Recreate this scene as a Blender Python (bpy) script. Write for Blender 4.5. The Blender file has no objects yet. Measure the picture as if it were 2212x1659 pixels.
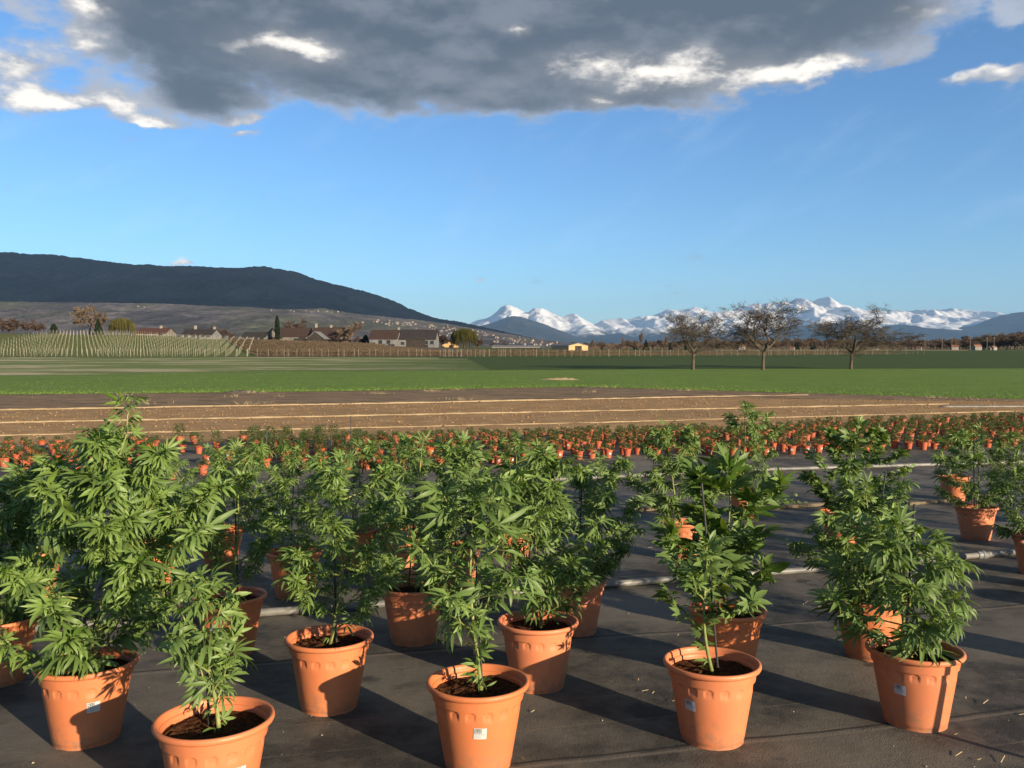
import bpy, math, random
import numpy as np
from mathutils import Vector, Matrix

R = math.radians
random.seed(7)
np.random.seed(7)
SC = bpy.context.scene
COL = SC.collection

# ------------------------------------------------------------------ camera
CAM_Z = 1.59
PITCH = math.atan(95 / 2050.0)
cam_data = bpy.data.cameras.new('camera')
cam = bpy.data.objects.new('camera', cam_data)
COL.objects.link(cam)
cam.location = (0, 0, CAM_Z)
cam.rotation_euler = (math.pi / 2 - PITCH, 0, 0)
cam_data.sensor_width = 36.0
cam_data.lens = 2050 * 36.0 / 2560
cam_data.clip_start = 0.05
cam_data.clip_end = 200000
SC.camera = cam

# ------------------------------------------------------------------ light
SUN_AZ = (0.72, -0.694)          # ground direction towards the sun (right, behind)
SUN_EL = R(14.5)
sd = bpy.data.lights.new('sun', 'SUN')
sd.energy = 5.0
sd.angle = R(0.53)
sd.color = (1.0, 0.82, 0.59)
sun = bpy.data.objects.new('sun', sd)
COL.objects.link(sun)
sv = Vector((SUN_AZ[0] * math.cos(SUN_EL), SUN_AZ[1] * math.cos(SUN_EL), math.sin(SUN_EL)))
sun.rotation_euler = sv.to_track_quat('Z', 'Y').to_euler()
sun.location = (30, -20, 30)

SC.view_settings.view_transform = 'Standard'
SC.view_settings.look = 'None'
SC.view_settings.gamma = 1.0
SC.view_settings.exposure = 1.0
SC.view_settings.use_curve_mapping = False
SC.render.engine = 'CYCLES'
SC.cycles.max_bounces = 6
SC.cycles.diffuse_bounces = 3
SC.cycles.glossy_bounces = 2
SC.cycles.transmission_bounces = 4
SC.cycles.transparent_max_bounces = 4
SC.cycles.volume_bounces = 0
SC.cycles.use_denoising = True

# pixel helpers (pixels of a 2212 wide copy of the photograph)
PX = 2212 / 2560.0
F_ = 2050 * PX
CX, CY = 1106.0, 829.5
def ray(px, py):
    dx = (px - CX) / F_
    dy = -(py - CY) / F_
    c, s = math.cos(PITCH), math.sin(PITCH)
    return (dx, c + dy * s, -s + dy * c)
def azel(px, py):
    d = ray(px, py)
    return math.atan2(d[0], d[1]), math.atan2(d[2], math.hypot(d[0], d[1]))

# ------------------------------------------------------------------ node helper
class G:
    """tiny expression builder for shader nodes"""
    def __init__(s, tree):
        s.t = tree
        tree.nodes.clear()
    def n(s, typ, **kw):
        nd = s.t.nodes.new(typ)
        for k, v in kw.items():
            setattr(nd, k, v)
        return nd
    def link(s, a, b):
        s.t.links.new(a, b)
    def put(s, v, sock):
        if hasattr(v, 'is_output'):
            s.t.links.new(v, sock)
        else:
            sock.default_value = v
    def m(s, op, a, b=0.0, c=0.0, clamp=False):
        nd = s.n('ShaderNodeMath', operation=op, use_clamp=clamp)
        s.put(a, nd.inputs[0]); s.put(b, nd.inputs[1]); s.put(c, nd.inputs[2])
        return nd.outputs[0]
    def vm(s, op, a, b=(0, 0, 0)):
        nd = s.n('ShaderNodeVectorMath', operation=op)
        s.put(a, nd.inputs[0]); s.put(b, nd.inputs[1])
        return nd.outputs[0]
    def ss(s, v, lo, hi, a=0.0, b=1.0):
        nd = s.n('ShaderNodeMapRange', interpolation_type='SMOOTHSTEP')
        s.put(v, nd.inputs['Value'])
        s.put(lo, nd.inputs['From Min']); s.put(hi, nd.inputs['From Max'])
        nd.inputs['To Min'].default_value = a; nd.inputs['To Max'].default_value = b
        return nd.outputs[0]
    def lin(s, v, lo, hi, a=0.0, b=1.0):
        nd = s.n('ShaderNodeMapRange')
        s.put(v, nd.inputs['Value'])
        nd.inputs['From Min'].default_value = lo; nd.inputs['From Max'].default_value = hi
        nd.inputs['To Min'].default_value = a; nd.inputs['To Max'].default_value = b
        return nd.outputs[0]
    def noise(s, vec, scale=1.0, detail=4.0, rough=0.55, dist=0.0, color=False):
        nd = s.n('ShaderNodeTexNoise')
        s.put(vec, nd.inputs['Vector'])
        nd.inputs['Scale'].default_value = scale
        nd.inputs['Detail'].default_value = detail
        nd.inputs['Roughness'].default_value = rough
        nd.inputs['Distortion'].default_value = dist
        return nd.outputs['Color' if color else 'Fac']
    def mix(s, f, a, b, blend='MIX'):
        nd = s.n('ShaderNodeMix', data_type='RGBA', blend_type=blend)
        s.put(f, nd.inputs['Factor'])
        for v, k in ((a, 'A'), (b, 'B')):
            sock = [i for i in nd.inputs if i.name == k and i.type == 'RGBA'][0]
            if not hasattr(v, 'is_output') and len(v) == 3:
                v = (*v, 1)
            s.put(v, sock)
        return [o for o in nd.outputs if o.type == 'RGBA'][0]
    def sep(s, v):
        nd = s.n('ShaderNodeSeparateXYZ'); s.put(v, nd.inputs[0]); return nd.outputs
    def comb(s, x, y, z):
        nd = s.n('ShaderNodeCombineXYZ')
        for v, i in ((x, 0), (y, 1), (z, 2)):
            s.put(v, nd.inputs[i])
        return nd.outputs[0]

# ------------------------------------------------------------------ world: sky and clouds
world = bpy.data.worlds.new('World')
SC.world = world
world.use_nodes = True
g = G(world.node_tree)
sky = g.n('ShaderNodeTexSky', sky_type='NISHITA')
sky.sun_disc = False
sky.sun_elevation = SUN_EL
sky.sun_rotation = math.atan2(SUN_AZ[0], SUN_AZ[1])
sky.altitude = 450
sky.air_density = 1.0
sky.dust_density = 0.45
sky.ozone_density = 2.6
tc = g.n('ShaderNodeTexCoord')
dirv = tc.outputs['Generated']
dx, dy, dz = g.sep(dirv)
az = g.m('ARCTAN2', dx, dy)
el = g.m('ARCSINE', dz)

def blobs(vec, lst):
    """sum of soft elliptical patches in azimuth/elevation"""
    acc = None
    for (px, py, rx, ry, amp) in lst:
        a0, e0 = azel(px, py)
        a1, _ = azel(px + rx, py)
        _, e1 = azel(px, py - ry)
        sa, se = 1.0 / abs(a1 - a0), 1.0 / abs(e1 - e0)
        ma = g.n('ShaderNodeVectorMath', operation='MULTIPLY_ADD')
        g.link(vec, ma.inputs[0])
        ma.inputs[1].default_value = (sa, se, 0); ma.inputs[2].default_value = (-a0 * sa, -e0 * se, 0)
        dt = g.n('ShaderNodeVectorMath', operation='DOT_PRODUCT')
        g.link(ma.outputs[0], dt.inputs[0]); g.link(ma.outputs[0], dt.inputs[1])
        ex = g.m('POWER', math.exp(-1), dt.outputs['Value'])
        acc = g.m('MULTIPLY', ex, amp) if acc is None else g.m('MULTIPLY_ADD', ex, amp, acc)
    return acc
# a slow warp of the cloud outlines
wv = g.vm('MULTIPLY', dirv, (1.0, 1.0, 1.7))
wn = g.noise(wv, 9.0, 5.0, 0.6, color=True)
wr, wg_, wb = g.sep(wn)
azw = g.m('ADD', az, g.m('MULTIPLY', g.m('SUBTRACT', wr, 0.5), 0.10))
elw = g.m('ADD', el, g.m('MULTIPLY', g.m('SUBTRACT', wg_, 0.5), 0.055))
vaz = g.comb(azw, elw, 0.0)
deck = blobs(vaz, (
    (330, 50, 150, 110, 0.62), (680, 60, 380, 150, 1.0), (1180, 60, 480, 150, 1.0), (1620, 70, 330, 105, 0.9),
    (440, 205, 120, 50, 0.7), (1300, 215, 240, 32, 0.55), (1930, 30, 150, 80, 0.50), (900, 185, 330, 45, 0.45),
    (850, -260, 1500, 260, 1.1), (1600, 165, 180, 35, 0.35)))
cum = blobs(vaz, (
    (30, 132, 100, 46, 0.74), (75, 212, 140, 34, 0.74), (250, 216, 110, 34, 0.68), (335, 264, 95, 16, 0.64),
    (165, 15, 60, 22, 0.6), (180, 75, 50, 20, 0.5), (2120, 172, 95, 22, 0.85), (2205, 5, 60, 34, 0.8),
    (515, 285, 45, 9, 0.52), (512, 254, 40, 6, 0.55), (375, 568, 34, 9, 0.85), (310, 568, 22, 4, 0.6),
    (1045, 611, 20, 6, 0.62), (2050, 645, 30, 4, 0.45), (2110, 640, 14, 5, 0.42), (1960, 130, 60, 26, 0.42), (30, 30, 55, 30, 0.45)))
# broken cloud goes on overhead and all around, unseen, thickened to dim the skylight
far = g.m('MULTIPLY', g.ss(el, R(20), R(34)), g.ss(g.noise(wv, 2.3, 3.0, 0.5), 0.34, 0.50, 0.0, 1.1))
cov = g.m('ADD', g.m('ADD', deck, cum), far)
cov = g.m('MINIMUM', cov, 1.25)
nv = g.vm('MULTIPLY', dirv, (1.0, 1.0, 2.2))
n1 = g.noise(nv, 13.0, 7.0, 0.60)
nhi = g.noise(nv, 42.0, 6.0, 0.62)
nv2 = g.vm('ADD', nv, (0.0, 0.0, 0.030))
n2 = g.noise(nv2, 13.0, 7.0, 0.60)
dens = g.m('ADD', cov, g.m('MULTIPLY', g.m('SUBTRACT', n1, 0.5), 1.6))
dens = g.m('ADD', dens, g.m('MULTIPLY', g.m('SUBTRACT', nhi, 0.5), 0.62))
mask = g.ss(dens, 0.20, 0.70)
# shading of the cloud: thick = dark grey, sunlit heads = cream white
relief = g.m('SUBTRACT', n1, n2)
big = g.noise(nv, 5.0, 3.0, 0.55)
thick = g.ss(g.m('ADD', g.m('ADD', deck, far), g.m('MULTIPLY', g.m('SUBTRACT', n1, 0.5), 0.9)), 0.25, 1.0)
bright = blobs(vaz, (
    (615, 108, 120, 34, 0.95), (1650, 165, 190, 42, 0.85), (1420, 150, 150, 40, 0.8), (1240, 160, 180, 34, 0.4), (30, 130, 100, 50, 1.0),
    (75, 215, 130, 34, 0.95), (250, 220, 110, 30, 0.85), (335, 266, 90, 16, 1.0), (165, 10, 80, 30, 0.9), (180, 80, 60, 28, 0.8),
    (2090, 165, 90, 26, 0.9), (1310, 216, 34, 10, 1.0), (1105, 72, 22, 10, 0.8), (375, 566, 60, 20, 1.1), (1045, 611, 40, 14, 0.7),
    (515, 283, 60, 14, 0.8), (512, 254, 50, 12, 0.7), (1780, 150, 90, 26, 0.6), (2000, 30, 110, 50, 0.45)))
lit = g.m('ADD', g.m('MULTIPLY', bright, 0.58), g.m('MULTIPLY', relief, 2.4))
lit = g.m('ADD', lit, g.m('MULTIPLY', g.m('SUBTRACT', n1, 0.5), 1.3))
lit = g.m('ADD', lit, g.m('MULTIPLY', g.m('SUBTRACT', nhi, 0.5), 0.9))
lit = g.m('MULTIPLY', lit, g.m('MULTIPLY_ADD', bright, 0.9, 0.06, clamp=True))
litf = g.ss(lit, 0.06, 0.80)
grey = g.mix(thick, (0.235, 0.265, 0.325), (0.056, 0.071, 0.095))
grey = g.mix(g.ss(g.m('ADD', big, g.m('MULTIPLY', relief, 0.8)), 0.42, 0.78, 0.0, 0.75), grey, (0.135, 0.148, 0.174))
grey = g.mix(g.m('MULTIPLY', g.m('MINIMUM', bright, 1.0), 0.55), grey, (0.233, 0.226, 0.219))
ccol = g.mix(litf, grey, (0.60, 0.56, 0.51))
# thin cirrus streaks
a0, e0 = azel(1060, 360)
rot = g.m('ADD', g.m('MULTIPLY', g.m('SUBTRACT', az, a0), 0.88), g.m('MULTIPLY', g.m('SUBTRACT', el, e0), 0.47))
rot2 = g.m('ADD', g.m('MULTIPLY', g.m('SUBTRACT', az, a0), -0.47), g.m('MULTIPLY', g.m('SUBTRACT', el, e0), 0.88))
cirn = g.noise(g.comb(g.m('MULTIPLY', rot2, 30.0), g.m('MULTIPLY', rot, 7.0), 3.0), 1.0, 5.0, 0.6)
cir = g.m('MULTIPLY', g.ss(cirn, 0.48, 0.78), g.ss(el, R(3), R(9)))
cir = g.m("MULTIPLY", cir, 0.10)
SKY_K = 0.075
skyc = g.vm('MULTIPLY', sky.outputs['Color'], (SKY_K * 0.70, SKY_K * 0.97, SKY_K * 1.22))
col = g.mix(cir, skyc, (0.39, 0.48, 0.61))
col = g.mix(mask, col, ccol)
bg = g.n('ShaderNodeBackground')
bg.inputs['Strength'].default_value = 1.0
g.link(col, bg.inputs['Color'])
wo = g.n('ShaderNodeOutputWorld')
g.link(bg.outputs[0], wo.inputs['Surface'])
world.cycles.sampling_method = 'MANUAL'
world.cycles.sample_map_resolution = 512

# ------------------------------------------------------------------ noise for terrain
_perm = np.random.RandomState(3).permutation(512)
_grad = np.random.RandomState(4).rand(512) * 2 * math.pi
def pnoise(x, y):
    x = np.asarray(x, float); y = np.asarray(y, float)
    xi = np.floor(x).astype(int); yi = np.floor(y).astype(int)
    xf = x - xi; yf = y - yi
    u = xf * xf * xf * (xf * (xf * 6 - 15) + 10); v = yf * yf * yf * (yf * (yf * 6 - 15) + 10)
    def gr(ix, iy, fx, fy):
        a = _grad[(_perm[ix & 511] + iy) & 511]
        return np.cos(a) * fx + np.sin(a) * fy
    a = gr(xi, yi, xf, yf); b = gr(xi + 1, yi, xf - 1, yf)
    c = gr(xi, yi + 1, xf, yf - 1); d = gr(xi + 1, yi + 1, xf - 1, yf - 1)
    return (a + (b - a) * u) * (1 - v) + (c + (d - c) * u) * v
def fbm(x, y, o=5, ridged=False):
    s = 0; amp = 1.0; f = 1.0; t = 0
    for i in range(o):
        n = pnoise(x * f + 17.3 * i, y * f + 9.1 * i)
        if ridged:
            n = 1 - 2.4 * np.abs(n)
        s = s + n * amp; t += amp; amp *= 0.5; f *= 2.03
    return s / t
def sstep(a, b, x):
    t = np.clip((x - a) / (b - a), 0, 1)
    return t * t * (3 - 2 * t)

# ------------------------------------------------------------------ ground profile
_ys = np.arange(-60, 4000, 0.25)
_sl = np.interp(_ys, [-60, -4, 10, 16, 60, 100, 4000], [-0.0585, -0.0585, -0.0585, -0.006, -0.006, 0.0, 0.0])
_zs = np.cumsum(_sl) * 0.25
_zs -= np.interp(0.0, _ys, _zs)
def ground(x, y):
    x = np.asarray(x, float); y = np.asarray(y, float)
    z = np.interp(y, _ys, _zs)
    A = np.interp(x, [-600, -400, -250, -152, -138, -100, -65, -31, 0, 40], [10, 9, 8, 7.1, 6.0, 4.4, 3.1, 1.9, 1.2, 0.0])
    z = z + A * sstep(200, 335, y) * (1 - 0.5 * sstep(400, 900, y))
    return z
def gz(x, y):
    return float(ground(x, y))
def hit(px, py, dz=0.0):
    d = ray(px, py)
    ks = d[1]
    last = 0.5
    ys = np.geomspace(0.8, 3500, 700)
    xs = ys * d[0] / ks
    zr = CAM_Z + ys * d[2] / ks
    f = zr - (ground(xs, ys) + dz)
    i = np.argmax(f < 0)
    if f[i] >= 0:
        return Vector((xs[-1], ys[-1], zr[-1]))
    a, b = ys[max(i - 1, 0)], ys[i]
    for _ in range(40):
        mid = (a + b) / 2
        if CAM_Z + mid * d[2] / ks - (gz(mid * d[0] / ks, mid) + dz) < 0:
            b = mid
        else:
            a = mid
    return Vector((b * d[0] / ks, b, gz(b * d[0] / ks, b)))
def at(px, py, Y):
    d = ray(px, py)
    return Vector((Y * d[0] / d[1], Y, CAM_Z + Y * d[2] / d[1]))

# ------------------------------------------------------------------ mesh helpers
class MB:
    def __init__(s):
        s.v = []; s.f = []; s.mi = []
    def add(s, vs, fs, mi=0):
        o = len(s.v)
        s.v.extend([tuple(p) for p in vs])
        s.f.extend([tuple(i + o for i in f) for f in fs])
        s.mi.extend([mi] * len(fs))
    def box(s, x0, x1, y0, y1, z0, z1, mi=0):
        s.add([(x0, y0, z0), (x1, y0, z0), (x1, y1, z0), (x0, y1, z0), (x0, y0, z1), (x1, y0, z1), (x1, y1, z1), (x0, y1, z1)],
              [(0, 3, 2, 1), (4, 5, 6, 7), (0, 1, 5, 4), (1, 2, 6, 5), (2, 3, 7, 6), (3, 0, 4, 7)], mi)
    def tube(s, pts, rads, sides=6, caps=True, mi=0):
        pts = [Vector(p) for p in pts]
        n = len(pts)
        vs = []; fs = []
        up = Vector((0.03, 0.02, 1))
        for i, p in enumerate(pts):
            d = (pts[min(i + 1, n - 1)] - pts[max(i - 1, 0)])
            if d.length < 1e-9:
                d = Vector((0, 0, 1))
            d.normalize()
            a = d.cross(up if abs(d.z) < 0.95 else Vector((1, 0, 0.1))).normalized()
            b = d.cross(a)
            for k in range(sides):
                t = 2 * math.pi * k / sides
                vs.append(p + (a * math.cos(t) + b * math.sin(t)) * rads[i])
        for i in range(n - 1):
            for k in range(sides):
                k2 = (k + 1) % sides
                fs.append((i * sides + k, i * sides + k2, (i + 1) * sides + k2, (i + 1) * sides + k))
        if caps and sides > 2:
            fs.append(tuple(range(sides - 1, -1, -1)))
            fs.append(tuple((n - 1) * sides + k for k in range(sides)))
        s.add(vs, fs, mi)
    def mesh(s, name, mats, smooth=False):
        me = bpy.data.meshes.new(name)
        me.from_pydata(s.v, [], s.f)
        for m_ in (mats if isinstance(mats, (list, tuple)) else [mats]):
            me.materials.append(m_)
        if any(s.mi):
            me.polygons.foreach_set('material_index', s.mi)
        if smooth:
            me.polygons.foreach_set('use_smooth', [True] * len(me.polygons))
        me.update()
        return me
def obj(name, me, parent=None, mat4=None):
    o = bpy.data.objects.new(name, me)
    COL.objects.link(o)
    if parent is not None:
        o.parent = parent
    if mat4 is not None:
        o.matrix_basis = mat4
    return o
def tag(o, label=None, cat=None, group=None, kind=None):
    if label: o['label'] = label
    if cat: o['category'] = cat
    if group: o['group'] = group
    if kind: o['kind'] = kind
    return o
def empty(name, loc, rot=(0, 0, 0), scale=1.0):
    o = bpy.data.objects.new(name, None)
    COL.objects.link(o)
    o.empty_display_size = 0.1
    o.location = loc; o.rotation_euler = rot; o.scale = (scale,) * 3
    return o
def np_mesh(name, V, F, mat, smooth=False):
    """fast mesh from arrays: V (n,3), F (m,3 or 4)"""
    me = bpy.data.meshes.new(name)
    k = F.shape[1]
    me.vertices.add(len(V)); me.vertices.foreach_set('co', V.astype(np.float32).ravel())
    me.loops.add(F.size); me.loops.foreach_set('vertex_index', F.astype(np.int32).ravel())
    me.polygons.add(len(F)); me.polygons.foreach_set('loop_start', np.arange(0, F.size, k, dtype=np.int32))
    if smooth:
        me.polygons.foreach_set('use_smooth', np.ones(len(F), dtype=bool))
    me.materials.append(mat)
    me.update(calc_edges=True)
    return me
def grid_mesh(name, X, Y, Z, mat, smooth=True):
    ny, nx = X.shape
    V = np.stack([X.ravel(), Y.ravel(), Z.ravel()], 1)
    i = np.arange(ny * nx).reshape(ny, nx)
    Fq = np.stack([i[:-1, :-1].ravel(), i[:-1, 1:].ravel(), i[1:, 1:].ravel(), i[1:, :-1].ravel()], 1)
    return np_mesh(name, V, Fq, mat, smooth)

# ------------------------------------------------------------------ materials
ALB = 0.76      # overall reflectance against the chosen exposure
def newmat(name):
    m_ = bpy.data.materials.new(name)
    m_.use_nodes = True
    g_ = G(m_.node_tree)
    out = g_.n('ShaderNodeOutputMaterial')
    p = g_.n('ShaderNodeBsdfPrincipled')
    g_.link(p.outputs[0], out.inputs['Surface'])
    g_.p = p; g_.out = out
    t = g_.n('ShaderNodeTexCoord')
    g_.obj = t.outputs['Object']
    return m_, g_
def setp(g_, col=None, rough=None, spec=None, bump=None, bstr=0.3, bdist=0.01):
    p = g_.p
    if col is not None: g_.put(g_.mix(1.0, col, (ALB, ALB, ALB), 'MULTIPLY'), p.inputs['Base Color'])
    if rough is not None: g_.put(rough, p.inputs['Roughness'])
    if spec is not None: g_.put(spec, p.inputs['Specular IOR Level'])
    if bump is not None:
        b = g_.n('ShaderNodeBump')
        b.inputs['Strength'].default_value = bstr; b.inputs['Distance'].default_value = bdist
        g_.put(bump, b.inputs['Height'])
        g_.link(b.outputs[0], p.inputs['Normal'])
def M(name, c1, c2, scale=4.0, rough=0.8, spec=0.25, bstr=0.0, bdist=0.01, detail=5.0, lo=0.35, hi=0.65, rand=0.0):
    m_, g_ = newmat(name)
    n = g_.noise(g_.obj, scale, detail, 0.6)
    c = g_.mix(g_.ss(n, lo, hi), c1, c2)
    if rand:
        oi = g_.n('ShaderNodeObjectInfo')
        hs = g_.n('ShaderNodeHueSaturation')
        g_.put(g_.lin(oi.outputs['Random'], 0, 1, 1 - rand, 1 + rand), hs.inputs['Value'])
        g_.put(c, hs.inputs['Color'])
        c = hs.outputs[0]
    setp(g_, c, rough, spec, n if bstr else None, bstr, bdist)
    return m_

MAT = {}
# pots: slightly dusty terracotta coloured plastic
def pot_mat(name, c1, c2):
    m_, g_ = newmat(name)
    oi = g_.n('ShaderNodeObjectInfo')
    sh = g_.comb(g_.m('MULTIPLY', oi.outputs['Random'], 37.0), g_.m('MULTIPLY', oi.outputs['Random'], 91.0), 0.0)
    v_ = g_.vm('ADD', g_.obj, sh)
    n = g_.noise(v_, 7.0, 6.0, 0.6)
    n2 = g_.noise(v_, 90.0, 4.0, 0.6)
    c = g_.mix(g_.ss(n, 0.35, 0.7), c1, c2)
    hs = g_.n('ShaderNodeHueSaturation')
    g_.put(g_.lin(oi.outputs['Random'], 0, 1, 0.90, 1.05), hs.inputs['Value'])
    g_.put(g_.lin(g_.m('FRACT', g_.m('MULTIPLY', oi.outputs['Random'], 7.0)), 0, 1, 0.93, 1.0), hs.inputs['Saturation'])
    g_.put(c, hs.inputs['Color'])
    z = g_.sep(g_.obj)[2]
    # splashed dust towards the foot, water runs down the wall, pale scuffs
    d = g_.m('MULTIPLY', g_.ss(z, 0.21, 0.0), g_.ss(g_.noise(v_, 24.0, 6.0, 0.68), 0.38, 0.66))
    c = g_.mix(g_.m('MULTIPLY', d, 0.75), hs.outputs[0], (0.27, 0.17, 0.11))
    run = g_.noise(g_.vm('MULTIPLY', v_, (38.0, 38.0, 2.2)), 1.0, 4.0, 0.6)
    c = g_.mix(g_.m('MULTIPLY', g_.ss(run, 0.58, 0.74), 0.30), c, (0.40, 0.165, 0.075))
    scf = g_.noise(g_.vm('MULTIPLY', v_, (14.0, 14.0, 55.0)), 1.0, 5.0, 0.7)
    c = g_.mix(g_.m('MULTIPLY', g_.ss(scf, 0.66, 0.78), 0.35), c, (0.74, 0.36, 0.19))
    setp(g_, c, g_.lin(g_.m('ADD', n2, n), 0.7, 1.3, 0.38, 0.66), 0.4, n2, 0.06, 0.002)
    return m_
MAT['pot'] = pot_mat('terracotta_plastic', (0.71, 0.218, 0.076), (0.65, 0.188, 0.064))
MAT['pot_small'] = pot_mat('red_orange_plastic', (0.60, 0.115, 0.034), (0.50, 0.09, 0.027))
MAT['sticker'] = M('white_paper', (0.64, 0.63, 0.61), (0.58, 0.575, 0.555), 30, 0.5)
MAT['ink'] = M('black_ink', (0.02, 0.02, 0.025), (0.03, 0.03, 0.035), 30, 0.5)
MAT['grey_ink'] = M('grey_ink', (0.30, 0.30, 0.32), (0.4, 0.4, 0.42), 80, 0.5)
# coco soil
m_, g_ = newmat('coco_soil')
n = g_.noise(g_.obj, 55, 6, 0.7); n2 = g_.noise(g_.obj, 160, 4, 0.6)
c = g_.mix(g_.ss(n, 0.35, 0.65), (0.030, 0.013, 0.006), (0.13, 0.052, 0.021))
c = g_.mix(g_.ss(n2, 0.60, 0.75), c, (0.26, 0.13, 0.06))
setp(g_, c, 0.95, 0.1, g_.m('ADD', n, n2), 1.0, 0.012)
MAT['soil'] = m_
# stems
m_, g_ = newmat('stem_green')
n = g_.noise(g_.obj, 25, 4, 0.6)
setp(g_, g_.mix(g_.ss(n, 0.35, 0.7), (0.16, 0.22, 0.055), (0.34, 0.34, 0.12)), 0.6, 0.3, n, 0.3, 0.003)
MAT['stem'] = m_
MAT['stake'] = M('stake_dark', (0.035, 0.04, 0.035), (0.06, 0.065, 0.055), 40, 0.55)
def leaf_mat(name, cA, cB, under):
    m_, g_ = newmat(name)
    oi = g_.n('ShaderNodeObjectInfo')
    geo = g_.n('ShaderNodeNewGeometry')
    r = g_.m('FRACT', g_.m('ADD', oi.outputs['Random'], geo.outputs['Random Per Island']))
    n = g_.noise(g_.obj, 6.0, 3.0, 0.5)
    c = g_.mix(r, cA, cB)
    c = g_.mix(g_.ss(n, 0.4, 0.75, 0, 0.35), c, (0.20, 0.25, 0.05))
    c = g_.mix(g_.m('MULTIPLY', g_.m('GREATER_THAN', g_.m('FRACT', g_.m('MULTIPLY', r, 53.0)), 0.95), 0.6), c, (0.34, 0.32, 0.07))
    c = g_.mix(geo.outputs['Backfacing'], c, under)
    setp(g_, c, 0.48, 0.32)
    tr = g_.n('ShaderNodeBsdfTranslucent')
    g_.put(g_.mix(0.5, c, (0.24, 0.34, 0.025)), tr.inputs['Color'])
    mx = g_.n('ShaderNodeMixShader')
    mx.inputs[0].default_value = 0.24
    g_.link(g_.p.outputs[0], mx.inputs[1]); g_.link(tr.outputs[0], mx.inputs[2])
    g_.link(mx.outputs[0], g_.out.inputs['Surface'])
    return m_
MAT['leaf'] = leaf_mat('hemp_leaf', (0.024, 0.074, 0.013), (0.096, 0.190, 0.023), (0.135, 0.215, 0.055))
MAT['young'] = leaf_mat('hemp_young_leaf', (0.062, 0.145, 0.018), (0.205, 0.320, 0.048), (0.19, 0.29, 0.07))
MAT['bush'] = leaf_mat('small_plant_leaf', (0.048, 0.098, 0.020), (0.125, 0.135, 0.042), (0.12, 0.15, 0.05))
# weed fabric
m_, g_ = newmat('weed_fabric_black')
ang = R(14)
x, y, z = g_.sep(g_.obj)
u = g_.m('ADD', g_.m('MULTIPLY', x, math.cos(ang)), g_.m('MULTIPLY', y, math.sin(ang)))
v = g_.m('ADD', g_.m('MULTIPLY', x, -math.sin(ang)), g_.m('MULTIPLY', y, math.cos(ang)))
n = g_.noise(g_.obj, 0.9, 7, 0.65); n2 = g_.noise(g_.obj, 6.0, 6, 0.65); n3 = g_.noise(g_.obj, 140.0, 3, 0.6)
n4 = g_.noise(g_.vm('ADD', g_.obj, (9.0, 3.0, 0.0)), 2.3, 5, 0.6)
c = g_.mix(g_.ss(n, 0.40, 0.60), (0.042, 0.040, 0.036), (0.175, 0.155, 0.126))
c = g_.mix(g_.ss(n2, 0.42, 0.66, 0, 0.6), c, (0.150, 0.130, 0.104))
c = g_.mix(g_.ss(n4, 0.60, 0.70, 0, 0.75), c, (0.024, 0.023, 0.021))
c = g_.mix(g_.ss(n3, 0.50, 0.75, 0, 0.35), c, (0.17, 0.15, 0.12))
fr = g_.m('FRACT', g_.m('MULTIPLY', v, 1.0 / 0.33))
line = g_.m('MULTIPLY', g_.ss(fr, 0.030, 0.0), g_.ss(g_.noise(g_.comb(g_.m('MULTIPLY', u, 1.2), v, 0.0), 2.0, 4), 0.42, 0.6))
c = g_.mix(g_.m('MULTIPLY', line, 0.8), c, (0.26, 0.21, 0.15))
fs_ = g_.m('FRACT', g_.m('MULTIPLY', g_.m('ADD', v, g_.m('MULTIPLY', g_.noise(g_.comb(u, 0.0, 0.0), 0.6, 2), 0.12)), 1.0 / 1.65))
seam = g_.m('MULTIPLY', g_.ss(fs_, 0.0, 0.012), g_.ss(fs_, 0.026, 0.014))
seam2 = g_.m('MULTIPLY', g_.ss(fs_, 0.03, 0.034), g_.ss(fs_, 0.048, 0.038))
c = g_.mix(g_.m('MULTIPLY', seam, 0.7), c, (0.22, 0.19, 0.15))
c = g_.mix(g_.m('MULTIPLY', seam2, 0.8), c, (0.015, 0.015, 0.015))
wv_ = g_.m('ADD', g_.m('SINE', g_.m('MULTIPLY', u, 900.0)), g_.m('SINE', g_.m('MULTIPLY', v, 900.0)))
setp(g_, c, 0.72, 0.3, g_.m('ADD', g_.m('MULTIPLY', n2, 2.0), g_.m('ADD', n3, n)), 0.35, 0.012)
MAT['fabric'] = m_
# bare soil field
m_, g_ = newmat('bare_soil')
n = g_.noise(g_.obj, 1.1, 8, 0.7); n2 = g_.noise(g_.obj, 9.0, 6, 0.7); n3 = g_.noise(g_.obj, 0.18, 4, 0.5)
c = g_.mix(g_.ss(n, 0.3, 0.7), (0.34, 0.205, 0.095), (0.46, 0.300, 0.150))
c = g_.mix(g_.ss(n2, 0.60, 0.82, 0, .6), c, (0.46, 0.34, 0.21))
c = g_.mix(g_.ss(n3, 0.45, 0.7, 0, 0.4), c, (0.25, 0.175, 0.095))
setp(g_, c, 0.95, 0.1, g_.m('ADD', n, n2), 0.7, 0.03)
MAT['mud'] = m_
m_, g_ = newmat('old_fabric_with_debris')
st = g_.vm('MULTIPLY', g_.obj, (0.35, 1.6, 1.0))
n = g_.noise(st, 1.2, 8, 0.7); n2 = g_.noise(g_.obj, 7.0, 6, 0.7)
c = g_.mix(g_.ss(n, 0.40, 0.56), (0.135, 0.098, 0.064), (0.30, 0.208, 0.122))
c = g_.mix(g_.ss(n2, 0.58, 0.75), c, (0.27, 0.19, 0.11))
setp(g_, c, 0.9, 0.15, g_.m('ADD', n, n2), 0.9, 0.05)
MAT['oldfab'] = m_
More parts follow.
